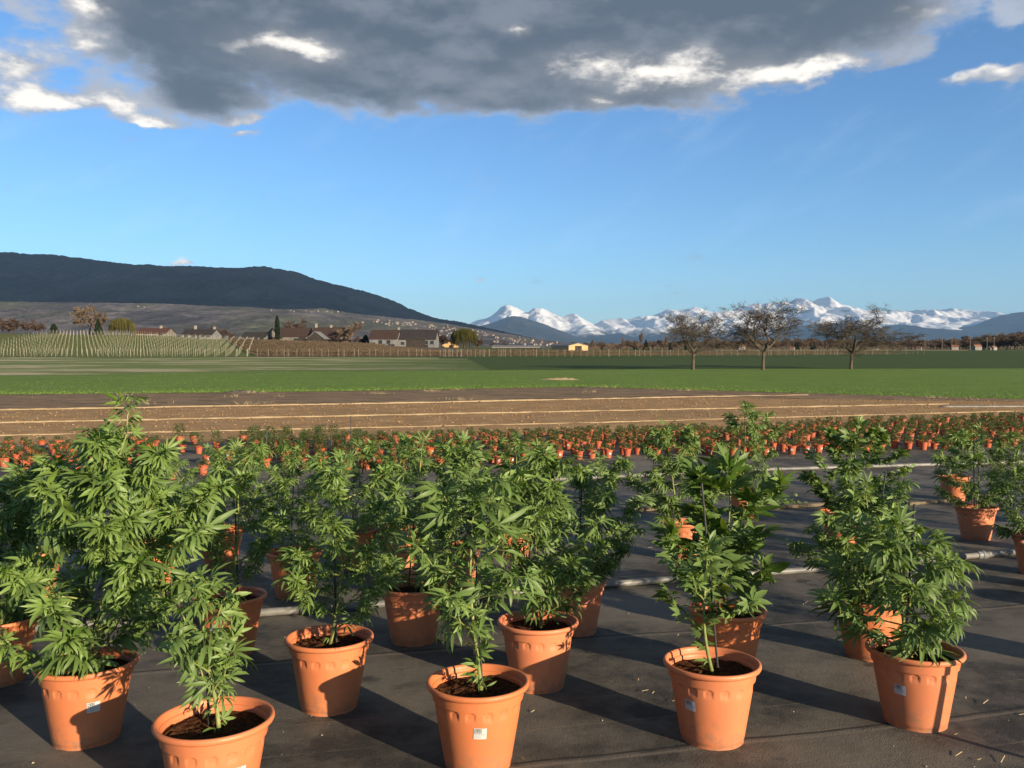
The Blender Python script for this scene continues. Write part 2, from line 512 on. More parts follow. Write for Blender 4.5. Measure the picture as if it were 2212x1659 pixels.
MAT['ridge'] = M('pale_ridge', (0.42, 0.30, 0.17), (0.52, 0.39, 0.235), 3.0, 0.9, 0.1, 0.5, 0.02)
def grass_mat(name, a, b, dry, dlo, dhi, stretch=(1, 1, 1), fade=None):
    m_, g_ = newmat(name)
    v_ = g_.vm('MULTIPLY', g_.obj, stretch)
    n = g_.noise(v_, 0.25, 7, 0.65); n2 = g_.noise(v_, 2.5, 6, 0.7); n3 = g_.noise(g_.vm('ADD', v_, (40, 7, 0)), 0.10, 8, 0.72)
    c = g_.mix(g_.ss(n, 0.35, 0.65), a, b)
    c = g_.mix(g_.ss(n2, 0.35, 0.7, 0, 0.5), c, tuple(q * 0.75 for q in a))
    dm = g_.ss(n3, dlo, dhi)
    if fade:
        # straw thins out, tone blends into the neighbouring field's painted shade
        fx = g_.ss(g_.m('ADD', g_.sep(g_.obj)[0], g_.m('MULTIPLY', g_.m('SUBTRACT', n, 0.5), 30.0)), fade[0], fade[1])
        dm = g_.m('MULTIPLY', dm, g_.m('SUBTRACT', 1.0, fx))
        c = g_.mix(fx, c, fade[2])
    c = g_.mix(dm, c, dry)
    setp(g_, c, 0.9, 0.12, g_.m('ADD', n2, n), 1.0, 0.12)
    return m_
MAT['grass'] = grass_mat('field_grass', (0.150, 0.245, 0.045), (0.175, 0.270, 0.055), (0.23, 0.26, 0.08), 0.62, 0.85)
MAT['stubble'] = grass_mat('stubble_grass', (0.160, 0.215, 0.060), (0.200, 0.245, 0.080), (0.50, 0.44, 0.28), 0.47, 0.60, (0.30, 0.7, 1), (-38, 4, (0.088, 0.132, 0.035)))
MAT['shadefield'] = grass_mat('crop_painted_shade', (0.062, 0.098, 0.024), (0.078, 0.118, 0.032), (0.09, 0.105, 0.045), 0.62, 0.75, (0.2, 2.0, 1))  # shade lying over these fields is painted in as darker green
MAT['plain'] = grass_mat('plain_land', (0.085, 0.115, 0.030), (0.14, 0.13, 0.055), (0.20, 0.15, 0.08), 0.5, 0.7, (0.1, 0.5, 1))
MAT['vinegrass'] = grass_mat('vineyard_grass', (0.115, 0.150, 0.035), (0.16, 0.175, 0.05), (0.20, 0.17, 0.07), 0.5, 0.7, (1, 0.4, 1))
MAT['sand'] = M('dry_field', (0.30, 0.23, 0.12), (0.38, 0.30, 0.17), 0.05, 0.95, 0.1)
MAT['brownvine'] = M('brown_vine_soil', (0.115, 0.088, 0.052), (0.155, 0.118, 0.07), 0.5, 0.95, 0.1)
MAT['tuft'] = M('grass_blades', (0.140, 0.230, 0.042), (0.170, 0.260, 0.052), 3.0, 0.8, 0.15)
MAT['straw'] = M('dry_straw', (0.40, 0.30, 0.16), (0.52, 0.42, 0.25), 8.0, 0.9, 0.1)
MAT['stone'] = M('pale_stones', (0.32, 0.25, 0.18), (0.55, 0.48, 0.38), 12.0, 0.9, 0.1)
MAT['bark'] = M('bark', (0.085, 0.062, 0.042), (0.17, 0.13, 0.09), 6.0, 0.9, 0.1, 0.7, 0.03)
MAT['twig'] = M('twigs', (0.080, 0.066, 0.052), (0.145, 0.120, 0.092), 2.0, 0.9, 0.1)
MAT['twig_brown'] = M('far_twigs_brown', (0.115, 0.082, 0.058), (0.175, 0.128, 0.090), 0.4, 0.9, 0.1, rand=0.25)
MAT['twig_red'] = M('far_twigs_red', (0.075, 0.052, 0.045), (0.110, 0.078, 0.062), 0.4, 0.9, 0.1, rand=0.2)
MAT['willow'] = M('willow_shoots', (0.085, 0.080, 0.022), (0.130, 0.115, 0.034), 0.6, 0.85, 0.1)
MAT['conifer'] = M('conifer_needles', (0.013, 0.024, 0.014), (0.024, 0.040, 0.020), 0.8, 0.9, 0.1, rand=0.2)
MAT['vine'] = M('vine_wood', (0.085, 0.062, 0.040), (0.13, 0.095, 0.06), 1.0, 0.9, 0.1)
MAT['post'] = M('pale_posts', (0.36, 0.32, 0.24), (0.46, 0.42, 0.33), 1.5, 0.8, 0.2, rand=0.15)
MAT['darkpost'] = M('grey_posts', (0.20, 0.17, 0.13), (0.28, 0.25, 0.20), 1.5, 0.85, 0.2, rand=0.2)
MAT['pipe'] = M('grey_pipe', (0.13, 0.13, 0.125), (0.24, 0.23, 0.21), 4.0, 0.5, 0.4)
MAT['pipe_dark'] = M('dark_pipe', (0.17, 0.18, 0.19), (0.23, 0.24, 0.25), 9.0, 0.5, 0.4)
MAT['timber'] = M('old_timber', (0.12, 0.095, 0.062), (0.20, 0.155, 0.10), 9.0, 0.8, 0.2, 0.4, 0.01)
MAT['wall_white'] = M('shaded_white_render', (0.16, 0.16, 0.162), (0.22, 0.217, 0.215), 0.6, 0.9, 0.15)  # cloud shade on the farms painted in as darker walls
MAT['wall_cream'] = M('cream_render', (0.27, 0.24, 0.20), (0.34, 0.30, 0.26), 0.6, 0.9, 0.15)
MAT['wall_grey'] = M('grey_wall', (0.16, 0.145, 0.13), (0.24, 0.22, 0.20), 0.6, 0.9, 0.15)
MAT['wood_dark'] = M('dark_boards', (0.035, 0.028, 0.024), (0.06, 0.048, 0.04), 1.0, 0.85, 0.2)
MAT['wood_gold'] = M('new_boards', (0.58, 0.36, 0.17), (0.68, 0.44, 0.23), 1.0, 0.75, 0.2)
MAT['roof_brown'] = M('shaded_brown_tiles', (0.050, 0.033, 0.027), (0.078, 0.048, 0.038), 1.2, 0.85, 0.2, 0.5, 0.1)  # tiled farm roofs darkened too, to paint in the cloud shade
MAT['roof_dark'] = M('shaded_dark_tiles', (0.034, 0.030, 0.029), (0.055, 0.047, 0.043), 1.2, 0.85, 0.2, 0.5, 0.1)
MAT['roof_red'] = M('shaded_red_tiles', (0.085, 0.042, 0.032), (0.12, 0.058, 0.042), 1.2, 0.85, 0.2, 0.5, 0.1)
MAT['roof_grey'] = M('grey_sheet_roof', (0.16, 0.16, 0.165), (0.22, 0.22, 0.225), 1.2, 0.6, 0.3)
MAT['glass'] = M('window_glass', (0.02, 0.025, 0.03), (0.035, 0.04, 0.045), 1.0, 0.15, 0.5)
MAT['vill_wall'] = M('village_walls', (0.22, 0.21, 0.19), (0.32, 0.30, 0.27), 0.2, 0.9, 0.1, rand=0.15)
MAT['vill_roof'] = M('village_roofs', (0.20, 0.09, 0.06), (0.26, 0.13, 0.09), 0.2, 0.9, 0.1, rand=0.3)

# mountains
def forest_mat(name, a, b, c3, sc, f3=(0.55, 0.7), bump=8.0):
    m_, g_ = newmat(name)
    n = g_.noise(g_.obj, sc, 8, 0.65); n2 = g_.noise(g_.obj, sc * 6, 6, 0.7); n3 = g_.noise(g_.vm('MULTIPLY', g_.obj, (0.6, 0.35, 1)), sc * 0.8, 6, 0.6)
    c = g_.mix(g_.ss(n, 0.38, 0.62), a, b)
    c = g_.mix(g_.ss(n3, *f3), c, c3)
    c = g_.mix(g_.ss(n2, 0.4, 0.7, 0, 0.5), c, tuple(q * 0.55 for q in a))
    setp(g_, c, 0.95, 0.05, g_.m('ADD', n2, n), 1.0, bump)
    return m_
MAT['forest'] = forest_mat('conifer_forest_painted_shade', (0.007, 0.012, 0.021), (0.014, 0.021, 0.033), (0.030, 0.038, 0.048), 0.0022, (0.60, 0.8), 20.0)  # cloud shade and blue haze painted into the forest colour
MAT['lowhill'] = forest_mat('bare_woods_and_meadows', (0.092, 0.090, 0.100), (0.205, 0.185, 0.182), (0.135, 0.140, 0.100), 0.0035, (0.50, 0.62), 14.0)  # blue-grey of the haze mixed into the slope's colours
MAT['alpforest'] = forest_mat('alpine_forest', (0.018, 0.026, 0.026), (0.030, 0.038, 0.034), (0.05, 0.055, 0.05), 0.0012, (0.62, 0.8), 40.0)
def snow_mat(name, lo, hi):
    m_, g_ = newmat(name)
    z = g_.sep(g_.obj)[2]
    geo = g_.n('ShaderNodeNewGeometry')
    nz = g_.sep(geo.outputs['Normal'])[2]
    n = g_.noise(g_.obj, 0.0016, 9, 0.65); n2 = g_.noise(g_.vm('MULTIPLY', g_.obj, (1, 0.5, 1.5)), 0.0028, 5, 0.6)
    line = g_.m('ADD', z, g_.m('MULTIPLY', g_.m('SUBTRACT', n, 0.5), 900.0))
    snow = g_.ss(line, lo, hi)
    rock = g_.ss(g_.m('ADD', nz, g_.m('MULTIPLY', g_.m('SUBTRACT', n2, 0.5), 0.75)), 0.62, 0.42)
    snow = g_.m('MULTIPLY', snow, g_.m('SUBTRACT', 1.0, g_.m('MULTIPLY', rock, 0.8)))
    dark = g_.mix(g_.ss(n2, 0.4, 0.65), (0.028, 0.034, 0.032), (0.055, 0.055, 0.052))
    c = g_.mix(snow, dark, (0.86, 0.86, 0.87))
    setp(g_, c, 0.8, 0.1, g_.m('ADD', n2, n), 0.5, 60.0)
    return m_
MAT['snow'] = snow_mat('snow_and_rock', 250, 560)
MAT['snow_low'] = snow_mat('snow_patched_ridge', 1250, 1500)

# ------------------------------------------------------------------ terrain: one ground sheet, fields laid on it
def struct(name, me):
    return tag(obj(name, me), kind='structure')
xs = np.concatenate([-np.geomspace(9000, 30, 60), np.linspace(-29, 29, 59), np.geomspace(30, 9000, 60)])
ys = np.concatenate([np.linspace(-30, 60, 181), np.geomspace(61, 46000, 200)])
X, Y = np.meshgrid(xs, ys)
X = X * (1 + np.maximum(Y, 0)[:, :] * 0 )
X = np.where(Y > 3000, X * (Y / 3000), X)
struct('ground', grid_mesh('ground', X, Y, np.where(Y > 3900, -1.2, ground(X, np.minimum(Y, 3900))) - 0.012, MAT['plain']))
def sheet(name, near, far_, mat, lift, nx=60, ny=40, kind='structure', rough=0.0, geo=False):
    """near/far_: lists of world (x,y) along the two long edges"""
    near = np.array([(p[0], p[1]) for p in near]); far_ = np.array([(p[0], p[1]) for p in far_])
    def res(a):
        d = np.concatenate([[0], np.cumsum(np.hypot(*np.diff(a, axis=0).T))]); d /= d[-1]
        t = np.linspace(0, 1, nx)
        return np.stack([np.interp(t, d, a[:, 0]), np.interp(t, d, a[:, 1])], 1)
    a, b = res(near), res(far_)
    t = np.linspace(0, 1, ny)[:, None]
    if geo:
        t = (np.geomspace(1, 40, ny)[:, None] - 1) / 39
    Xs = a[None, :, 0] * (1 - t) + b[None, :, 0] * t
    Ys = a[None, :, 1] * (1 - t) + b[None, :, 1] * t
    Zs = ground(Xs, Ys) + lift
    if rough:
        edge = np.minimum(np.minimum(t, 1 - t) * 8, 1)
        Zs = Zs + (fbm(Xs * 1.3, Ys * 1.3, 4) * rough + rough * 0.6) * edge
    return tag(obj(name, grid_mesh(name, Xs, Ys, Zs, mat)), kind=kind)
def H(px, py):
    return hit(px, py)
# nursery fabric: from behind the camera to the edge of the bare soil
EDGE = [H(-500, 974), H(0, 961), H(1200, 937), H(2212, 902), H(2700, 884)]
sheet('weed_fabric', [(-14, -8), (0, -8), (14, -8)], [EDGE[0], EDGE[1], EDGE[2], EDGE[3], EDGE[4]], MAT['fabric'], 0.0, 300, 330, rough=0.018)
FAR1 = [H(-500, 895), H(0, 886), H(900, 870), H(1500, 858), H(2212, 868), H(2700, 866)]
sheet('bare_soil_field', [(p.x, p.y - 0.3) for p in EDGE], FAR1, MAT['mud'], 0.006, 200, 120, rough=0.05)
FAR2 = [H(-500, 856), H(0, 853), H(700, 846), H(1250, 836), H(1500, 843), H(2212, 864), H(2700, 862)]
sheet('old_fabric_strip', [(p.x, p.y - 0.25) for p in FAR1], FAR2, MAT['oldfab'], 0.016, 200, 40, rough=0.05)
FAR3 = [H(-500, 812), H(0, 812), H(560, 805), H(1060, 800), H(1500, 797), H(2212, 796), H(2700, 796)]
sheet('grass_field', [(p.x, p.y - 0.25) for p in FAR2], FAR3, MAT['grass'], 0.030, 160, 60, rough=0.06)
L4 = [H(-500, 773), H(0, 772), H(560, 772), H(1000, 771), H(1140, 771)]
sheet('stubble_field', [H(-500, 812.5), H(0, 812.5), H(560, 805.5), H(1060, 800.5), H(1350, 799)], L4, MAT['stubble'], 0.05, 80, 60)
sheet('crop_field_painted_shade', [H(1060, 800), H(1500, 797.3), H(2212, 796.3), H(2700, 796.3)], [H(1000, 771), H(1450, 765), H(2212, 763), H(2800, 763)], MAT['shadefield'], 0.06, 80, 40)  # band of shade, carried by the field's dark colour
sheet('vine_field_painted_shade', [H(950, 775), H(1300, 773), H(1700, 771), H(2212, 763)], [(-40, 420), (60, 470), (170, 480), (330, 470)], MAT['shadefield'], 0.09, 60, 40)
sheet('vineyard_slope', [H(-900, 773), H(0, 772.5), H(250, 772.5), H(556, 772)], [(-460, 440), (-255, 440), (-170, 400), (-118, 380)], MAT['vinegrass'], 0.09, 80, 80)
sheet('brown_vineyard', [H(556, 772), H(800, 771.5), H(1000, 771)], [(-118, 380), (-60, 345), (-14, 345)], MAT['brownvine'], 0.11, 60, 60)
sheet('dry_field', [(120, 478), (190, 482), (260, 470)], [(140, 590), (230, 600), (330, 590)], MAT['sand'], 0.12, 30, 20)

# ridges across the bare soil, painted pale as sunlit edges
def ribbon(name, pts, w, h, mat, seg=0.35):
    pts = [np.array((p.x, p.y)) for p in pts]
    P = []
    for a, b in zip(pts[:-1], pts[1:]):
        n = max(2, int(np.hypot(*(b - a)) / seg))
        for i in range(n):
            P.append(a + (b - a) * i / n)
    P.append(pts[-1])
    mb = MB(); vs = []; fs = []
    for i, p in enumerate(P):
        d = P[min(i + 1, len(P) - 1)] - P[max(i - 1, 0)]
        d = d / np.hypot(*d); nn = np.array((-d[1], d[0]))
        jit = 1 + 0.75 * float(pnoise(p[0] * 1.7, p[1] * 1.7)); off = 0.08 * float(pnoise(p[0] * 0.5 + 5, p[1] * 0.5))
        for k, (s_, zz) in enumerate(((-1, -0.03), (-0.5, 0.8), (0.1, 1.0), (0.6, 0.7), (1, -0.03))):
            q = p + nn * (s_ * w / 2 * jit + off)
            vs.append((q[0], q[1], gz(q[0], q[1]) + 0.03 + zz * h * jit))
    for i in range(len(P) - 1):
        for k in range(4):
            fs.append((i * 5 + k, i * 5 + k + 1, (i + 1) * 5 + k + 1, (i + 1) * 5 + k))
    mb.add(vs, fs)
    return struct(name, mb.mesh(name, mat, True))
ribbon('soil_ridge', [H(-300, 892), H(0, 888), H(900, 872), H(1500, 859), H(1745, 855)], 0.15, 0.05, MAT['ridge'])
ribbon('soil_ridge', [H(-300, 921), H(0, 916), H(900, 898), H(1500, 886), H(2050, 875)], 0.12, 0.045, MAT['ridge'])
ribbon('soil_ridge', [H(-300, 949), H(0, 944), H(700, 929), H(1300, 915), H(2212, 890)], 0.07, 0.03, MAT['ridge'])

# ------------------------------------------------------------------ mountains
def relief(name, prof, D, depth, back, mat, x0, x1, nx, ny, base, rid=0.2, rs=1500, fine=0.0, shape=1.3, crest=0.86):
    """prof: skyline in pixels; D crest distance; depth of the front slope"""
    pxs = np.array([p[0] for p in prof], float); pys = np.array([p[1] for p in prof], float)
    wx = np.array([at(a, b, D).x for a, b in zip(pxs, pys)]); wz = np.array([at(a, b, D).z for a, b in zip(pxs, pys)])
    def fn(x, y):
        hx = np.interp(x, wx, wz)
        t = np.clip((y - (D - depth)) / depth, 0, 1)
        tb = np.clip((D + back - y) / back, 0, 1)
        s_ = np.where(y <= D, t ** shape, tb ** 1.2)
        wpx = x + 0.25 * rs * pnoise(x / rs * 0.8, y / rs * 0.5)
        r = fbm(wpx / rs, y / (rs * 2.2) + 3.7, 5, True)
        z = base + (hx - base) * s_ * (1 + rid * (r - 0.45) * (1 - crest * s_ ** 3))
        if fine:
            z = z + fine * pnoise(x / (fine * 2.2), y / (fine * 2.2)) * np.clip(s_ * 2, 0, 1)
        return z
    xs_ = np.linspace(x0, x1, nx)
    ysf = D - depth + depth * np.linspace(0, 1, ny)
    ysb = D + back * np.linspace(0.02, 1, max(6, ny // 5))
    Xg, Yg = np.meshgrid(xs_, np.concatenate([ysf, ysb]))
    o = struct(name, grid_mesh(name, Xg, Yg, fn(Xg, Yg), mat))
    return o, fn
SNOW = [(-600, 740), (900, 735), (985, 715), (1030, 695), (1050, 689), (1075, 676), (1092, 664), (1103, 662), (1120, 667), (1140, 676), (1152, 668), (1166, 666), (1180, 673), (1205, 685), (1214, 688), (1226, 684), (1238, 681), (1252, 690), (1278, 704), (1290, 698), (1300, 692), (1330, 688), (1343, 684), (1352, 690), (1380, 683), (1402, 687), (1420, 679), (1436, 671), (1450, 674), (1480, 668), (1500, 673), (1520, 676), (1555, 674), (1580, 676), (1605, 664), (1640, 658), (1680, 658), (1700, 660), (1712, 652), (1722, 648), (1735, 656), (1748, 661), (1762, 652), (1774, 647), (1790, 655), (1830, 667), (1860, 673), (1905, 672), (1920, 676), (1941, 668), (1955, 673), (1962, 671), (1985, 678), (2010, 676), (2026, 670), (2040, 677), (2062, 671), (2085, 678), (2105, 685), (2120, 680), (2135, 690), (2160, 700), (2400, 705), (2900, 720)]
relief('snow_mountains', SNOW, 30000, 9000, 4000, MAT['snow'], -10000, 28000, 900, 200, -20, 0.9, 2400, 9.0, 0.95, 0.86)
BLUE1 = [(800, 745), (1000, 712), (1040, 704), (1075, 694), (1105, 683), (1125, 684), (1150, 692), (1190, 706), (1230, 722), (1270, 738), (1320, 748), (1400, 752)]
relief('blue_foothill', BLUE1, 22000, 6000, 3000, MAT['snow_low'], -6500, 4500, 260, 70, -20, 0.35, 1100, 25.0, 1.0)
BLUE2 = [(1180, 752), (1270, 722), (1310, 723), (1340, 720), (1365, 728), (1400, 724), (1432, 719), (1470, 732), (1520, 730), (1590, 724), (1640, 717), (1700, 704), (1760, 702), (1800, 698), (1850, 704), (1900, 707), (1945, 700), (1985, 709), (2060, 710), (2110, 702), (2140, 688), (2170, 680), (2200, 675), (2300, 668), (2450, 690), (2800, 730)]
relief('blue_foothill', BLUE2, 24000, 6500, 3000, MAT['alpforest'], 800, 21000, 420, 80, -20, 0.35, 1500, 25.0, 1.0)
HILL = [(-900, 560), (-400, 540), (0, 543), (40, 547), (150, 556), (300, 571), (420, 577), (520, 581), (570, 578), (640, 589), (680, 603), (730, 616), (800, 632), (860, 655), (900, 672), (940, 686), (1000, 696), (1040, 705), (1110, 722), (1200, 742), (1300, 756)]
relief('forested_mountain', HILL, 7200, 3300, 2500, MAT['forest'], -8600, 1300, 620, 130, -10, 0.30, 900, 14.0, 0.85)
LOW = [(-900, 655), (0, 652), (120, 655), (280, 656), (420, 659), (520, 664), (600, 668), (700, 668), (780, 680), (860, 688), (960, 699), (1040, 712), (1130, 728), (1220, 742), (1320, 754), (1500, 757)]
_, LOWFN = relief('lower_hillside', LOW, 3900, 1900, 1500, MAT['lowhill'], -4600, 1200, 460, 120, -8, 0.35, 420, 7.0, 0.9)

# ------------------------------------------------------------------ hill villages
def gable_mesh(w, d, h, rh, wall, roof, over=0.4):
    a = MB()
    x, y = w / 2, d / 2
    a.add([(-x, -y, 0), (x, -y, 0), (x, y, 0), (-x, y, 0), (-x, -y, h), (x, -y, h), (x, y, h), (-x, y, h), (-x, 0, h + rh), (x, 0, h + rh)],
          [(0, 1, 5, 4), (2, 3, 7, 6), (1, 2, 6, 9, 5), (3, 0, 4, 8, 7), (0, 3, 2, 1), (4, 5, 9, 8), (6, 7, 8, 9)])
    b = MB()
    t = 0.22
    for s_ in (-1, 1):
        e = (y + over) * s_
        ze = h - rh * over / y
        b.add([(-x - over, e, ze + .02), (x + over, e, ze + .02), (x + over, 0, h + rh + .02), (-x - over, 0, h + rh + .02),
               (-x - over, e, ze + t), (x + over, e, ze + t), (x + over, 0, h + rh + t), (-x - over, 0, h + rh + t)],
              [(3, 2, 1, 0), (4, 5, 6, 7), (0, 1, 5, 4), (2, 3, 7, 6), (1, 2, 6, 5), (3, 0, 4, 7)])
    return a.mesh('wall', wall), b.mesh('roof', roof)
VH = [gable_mesh(w, d, h, rh, MAT['vill_wall'], MAT['vill_roof']) for w, d, h, rh in ((12, 10, 6.5, 3.5), (16, 11, 8, 4), (10, 9, 6, 3))]
def on_low(px, py):
    d = ray(px, py)
    ys_ = np.linspace(2050, 3900, 900)
    f = CAM_Z + ys_ * d[2] / d[1] - LOWFN(ys_ * d[0] / d[1], ys_)
    i = int(np.argmax(f < 0))
    y_ = ys_[i] if f[i] < 0 else 3890.0
    x_ = y_ * d[0] / d[1]
    return Vector((x_, y_, float(LOWFN(np.array(x_), np.array(y_)))))
rv = random.Random(11)
def village(n, path, sx, sy, label, group):
    for i in range(n):
        t = rv.random() ** 0.8 * (len(path) - 1)
        k = min(int(t), len(path) - 2)
        a, b = path[k], path[k + 1]
        px = a[0] + (b[0] - a[0]) * (t - k) + rv.gauss(0, sx); py = a[1] + (b[1] - a[1]) * (t - k) + abs(rv.gauss(0, sy))
        p = on_low(px, py)
        e = empty('village_house', p - Vector((0, 0, 0.8)), (0, 0, rv.uniform(0, 3.14)), rv.uniform(0.42, 0.75))
        wm, rm = rv.choice(VH)
        obj('wall', wm, e); obj('roof', rm, e)
        tag(e, label, 'house', group)
village(130, [(800, 689), (900, 699), (960, 708), (1040, 720), (1130, 735), (1220, 746)], 18, 6, 'tiny white village house with reddish roof scattered along the lower hillside', 'hillside village houses')
village(9, [(590, 671), (740, 674)], 6, 1, 'lone pale house on the terrace below the dark forest', 'houses below the forest')
village(4, [(270, 661), (310, 663)], 5, 1, 'white house at the top of the bare brown woods', 'houses above the bare woods')

# ------------------------------------------------------------------ trees
def bare_tree(h, spread, seed, lv=5, trunk_frac=0.27, rad=0.2, kids=(3, 4), lean=(0, 0), twig_r=0.008, first=None):
    r_ = random.Random(seed)
    T = MB(); C = MB()
    def bend(p, d, L, r0, r1, n, wob):
        pts = [p]; rs = [r0]
        for i in range(n):
            d = (d + Vector((r_.gauss(0, wob), r_.gauss(0, wob), r_.gauss(0.02, wob * .7)))).normalized()
            pts.append(pts[-1] + d * (L / n)); rs.append(r0 + (r1 - r0) * (i + 1) / n)
        return pts, rs, d
    def grow(p, d, L, r0, lev):
        n = 4 if lev <= 2 else (3 if lev <= 4 else 2)
        r1 = max(r0 * 0.62, twig_r * 0.7)
        pts, rs, de = bend(p, d, L, r0, r1, n, 0.16 if lev < 3 else 0.24)
        C.tube(pts, rs, 6 if lev <= 2 else (4 if lev <= 3 else 3), caps=False)
        if lev >= lv:
            return
        nk = r_.randint(*kids) + (1 if lev >= lv - 2 else 0)
        for i in range(nk):
            t = 0.35 + 0.65 * (i + r_.random() * .6) / nk
            k = min(int(t * n), n - 1)
            q = pts[k].lerp(pts[k + 1], t * n - k) if t < 1 else pts[-1]
            ax = Vector((r_.gauss(0, 1), r_.gauss(0, 1), r_.gauss(0, 0.55))).normalized()
            nd = (de * 0.75 + ax * 0.75 + Vector((0, 0, 0.12 if lev < 2 else -0.10))).normalized()
            c_ = (q - Vector((lean[0], lean[1], h * 0.62)))
            if (c_.x / spread) ** 2 + (c_.y / spread) ** 2 + (c_.z / (h * 0.42)) ** 2 > 1.0:
                nd = (nd - c_.normalized() * 0.55).normalized()
            grow(q, nd, L * r_.uniform(0.55, 0.80), max(r1 * r_.uniform(0.5, 0.75), twig_r), lev + 1)
    th = h * trunk_frac
    pts = [Vector((0, 0, -0.05)), Vector((0.0, 0, th * 0.12)), Vector((lean[0] * .1, lean[1] * .1, th * 0.5)), Vector((lean[0] * .25, lean[1] * .25, th))]
    T.tube(pts, [rad * 1.45, rad * 1.05, rad * 0.92, rad * 0.85], 10)
    main = first or [(a * 2 * math.pi / 4 + r_.uniform(-.4, .4), r_.uniform(0.45, 0.85)) for a in range(4)]
    for a, tilt in main:
        d = Vector((math.cos(a) * tilt, math.sin(a) * tilt, 1)).normalized()
        grow(pts[-1] - Vector((0, 0, th * 0.06)), d, h * r_.uniform(0.26, 0.34), rad * r_.uniform(0.5, 0.66), 1)
    return T, C
def put_tree(name, meshes, loc, label, cat='tree', group=None, rz=0.0, s=1.0):
    e = empty(name, loc, (0, 0, rz), s)
    obj('trunk', meshes[0], e); obj('crown', meshes[1], e)
    return tag(e, label, cat, group)
def mk(tc_, m1, m2, hx=None):
    """join to meshes, scaled so that the crown just fills height hx[0] and half width hx[1]"""
    if hx:
        zt = max(v[2] for v in tc_[1].v); rx = sorted(math.hypot(v[0], v[1]) for v in tc_[1].v)[int(len(tc_[1].v) * .88)]
        kz, kx = hx[0] / zt, hx[1] / rx
        for b in tc_:
            q = kx if b is tc_[1] else min(1.0, kx)
            b.v = [(v[0] * q, v[1] * q, v[2] * kz) for v in b.v]
    return tc_[0].mesh('trunk', m1, True), tc_[1].mesh('crown', m2)
# three bare trees on the meadow
for (px, py, top, half, seed, lean, label, first) in (
    (1497, 800, 655, 80, 5, (0.1, 0), 'bare round crowned tree on the green meadow, the one closest to the golden barn', None),
    (1648, 800, 645, 84, 23, (0.15, 0), 'tallest bare tree on the green meadow, between two others', None),
    (1838, 798, 653, 88, 14, (0.4, 0), 'bare tree on the green meadow with one long low limb reaching sideways', [(0.05, 1.9), (2.4, 0.7), (0.9, 0.45), (4.2, 0.6), (3.3, 0.9)])):
    p = H(px, py)
    h_ = at(px, top, p.y).z - p.z
    sp = half / F_ * p.y
    tr = bare_tree(h_, sp, seed, 6, 0.22, 0.17, (3, 4), lean, 0.0105, first)
    put_tree('bare_tree', mk(tr, MAT['bark'], MAT['twig'], (h_, sp)), p, label, 'tree', 'bare trees on the meadow')
# far tree kinds, one mesh each
FT = [mk(bare_tree(11, 4.6, 40 + k, 5, 0.2, 0.30, (3, 4), (0, 0), 0.075), MAT['twig_brown'], MAT['twig_brown'], (11, 5.2)) for k in range(5)]
FTR = [mk(bare_tree(9, 4.2, 60 + k, 5, 0.2, 0.30, (3, 4), (0, 0), 0.08), MAT['twig_red'], MAT['twig_red'], (9, 4.6)) for k in range(2)]
FTP = mk(bare_tree(16, 1.6, 70, 4, 0.14, 0.28, (4, 5), (0, 0), 0.06, [(0, .1), (2, .14), (4, .12), (5, .2)]), MAT['twig_brown'], MAT['twig_brown'], (16, 1.9))
def spindle(h, r, seed, n=900, pw=0.8, leaf=0.55, base=0.0):
    r_ = random.Random(seed)
    T = MB(); T.tube([(0, 0, 0), (0, 0, h * 0.5), (0, 0, h * 0.97)], [r * .14, r * .08, 0.02], 6)
    C = MB()
    for i in range(n):
        t = r_.random() ** 1.3
        rr = r * (math.sin(math.pi * min(1, (t * 0.9 + 0.12))) ** pw if base else (1 - t) ** pw) * (0.65 + 0.45 * r_.random())
        a = r_.uniform(0, 6.283)
        c_ = Vector((math.cos(a) * rr, math.sin(a) * rr, h * (0.04 + 0.94 * t)))
        u = Vector((r_.gauss(0, 1), r_.gauss(0, 1), r_.gauss(0, 1.4))).normalized() * leaf
        w = Vector((r_.gauss(0, 1), r_.gauss(0, 1), r_.gauss(0, 1))).normalized() * leaf * .7
        C.add([c_ - u, c_ + w, c_ + u, c_ - w], [(0, 1, 2), (0, 2, 3)])
    return T.mesh('trunk', MAT['bark']), C.mesh('crown', MAT['conifer'])
FC = [spindle(9, 2.6, 1, 700, 0.9), spindle(8, 3.4, 2, 800, 0.5, 0.6)]
CYP = spindle(12, 0.95, 3, 1500, 0.35, 0.4, 1.0)
def willow(h, r, seed):
    r_ = random.Random(seed)
    T = MB(); T.tube([(0, 0, 0), (0, 0, h * .3), (0.2, 0, h * .6)], [.4, .33, .2], 7)
    C = MB()
    for i in range(1500):
        a = r_.uniform(0, 6.283); q = math.sqrt(r_.random()); 
        x0, y0 = math.cos(a) * r * q, math.sin(a) * r * q
        z0 = h * (0.62 + 0.38 * math.sqrt(max(0, 1 - q * q))) * r_.uniform(.9, 1.02)
        L = h * r_.uniform(.2, .75) * (0.35 + 0.65 * q)
        pts = [(x0 * .93, y0 * .93, z0), (x0 * 1.02, y0 * 1.02, z0 - L * .5), (x0 * 1.03, y0 * 1.03, max(.15, z0 - L))]
        C.tube(pts, [.05, .05, .03], 3, caps=False)
    return T.mesh('trunk', MAT['bark']), C.mesh('crown', MAT['willow'])
WIL = willow(7.4, 5.2, 4)
rt = random.Random(21)
def far_tree(kind, px, py_top, Y, name, label, group, base_h, y_base=None):
    p = at(px, 780, Y); z = gz(p.x, Y)
    s = (at(px, py_top, Y).z - z) / base_h
    return put_tree(name, kind, (p.x, Y, z - 0.05), label, 'tree', group, rt.uniform(0, 6.28), max(s, 0.2))
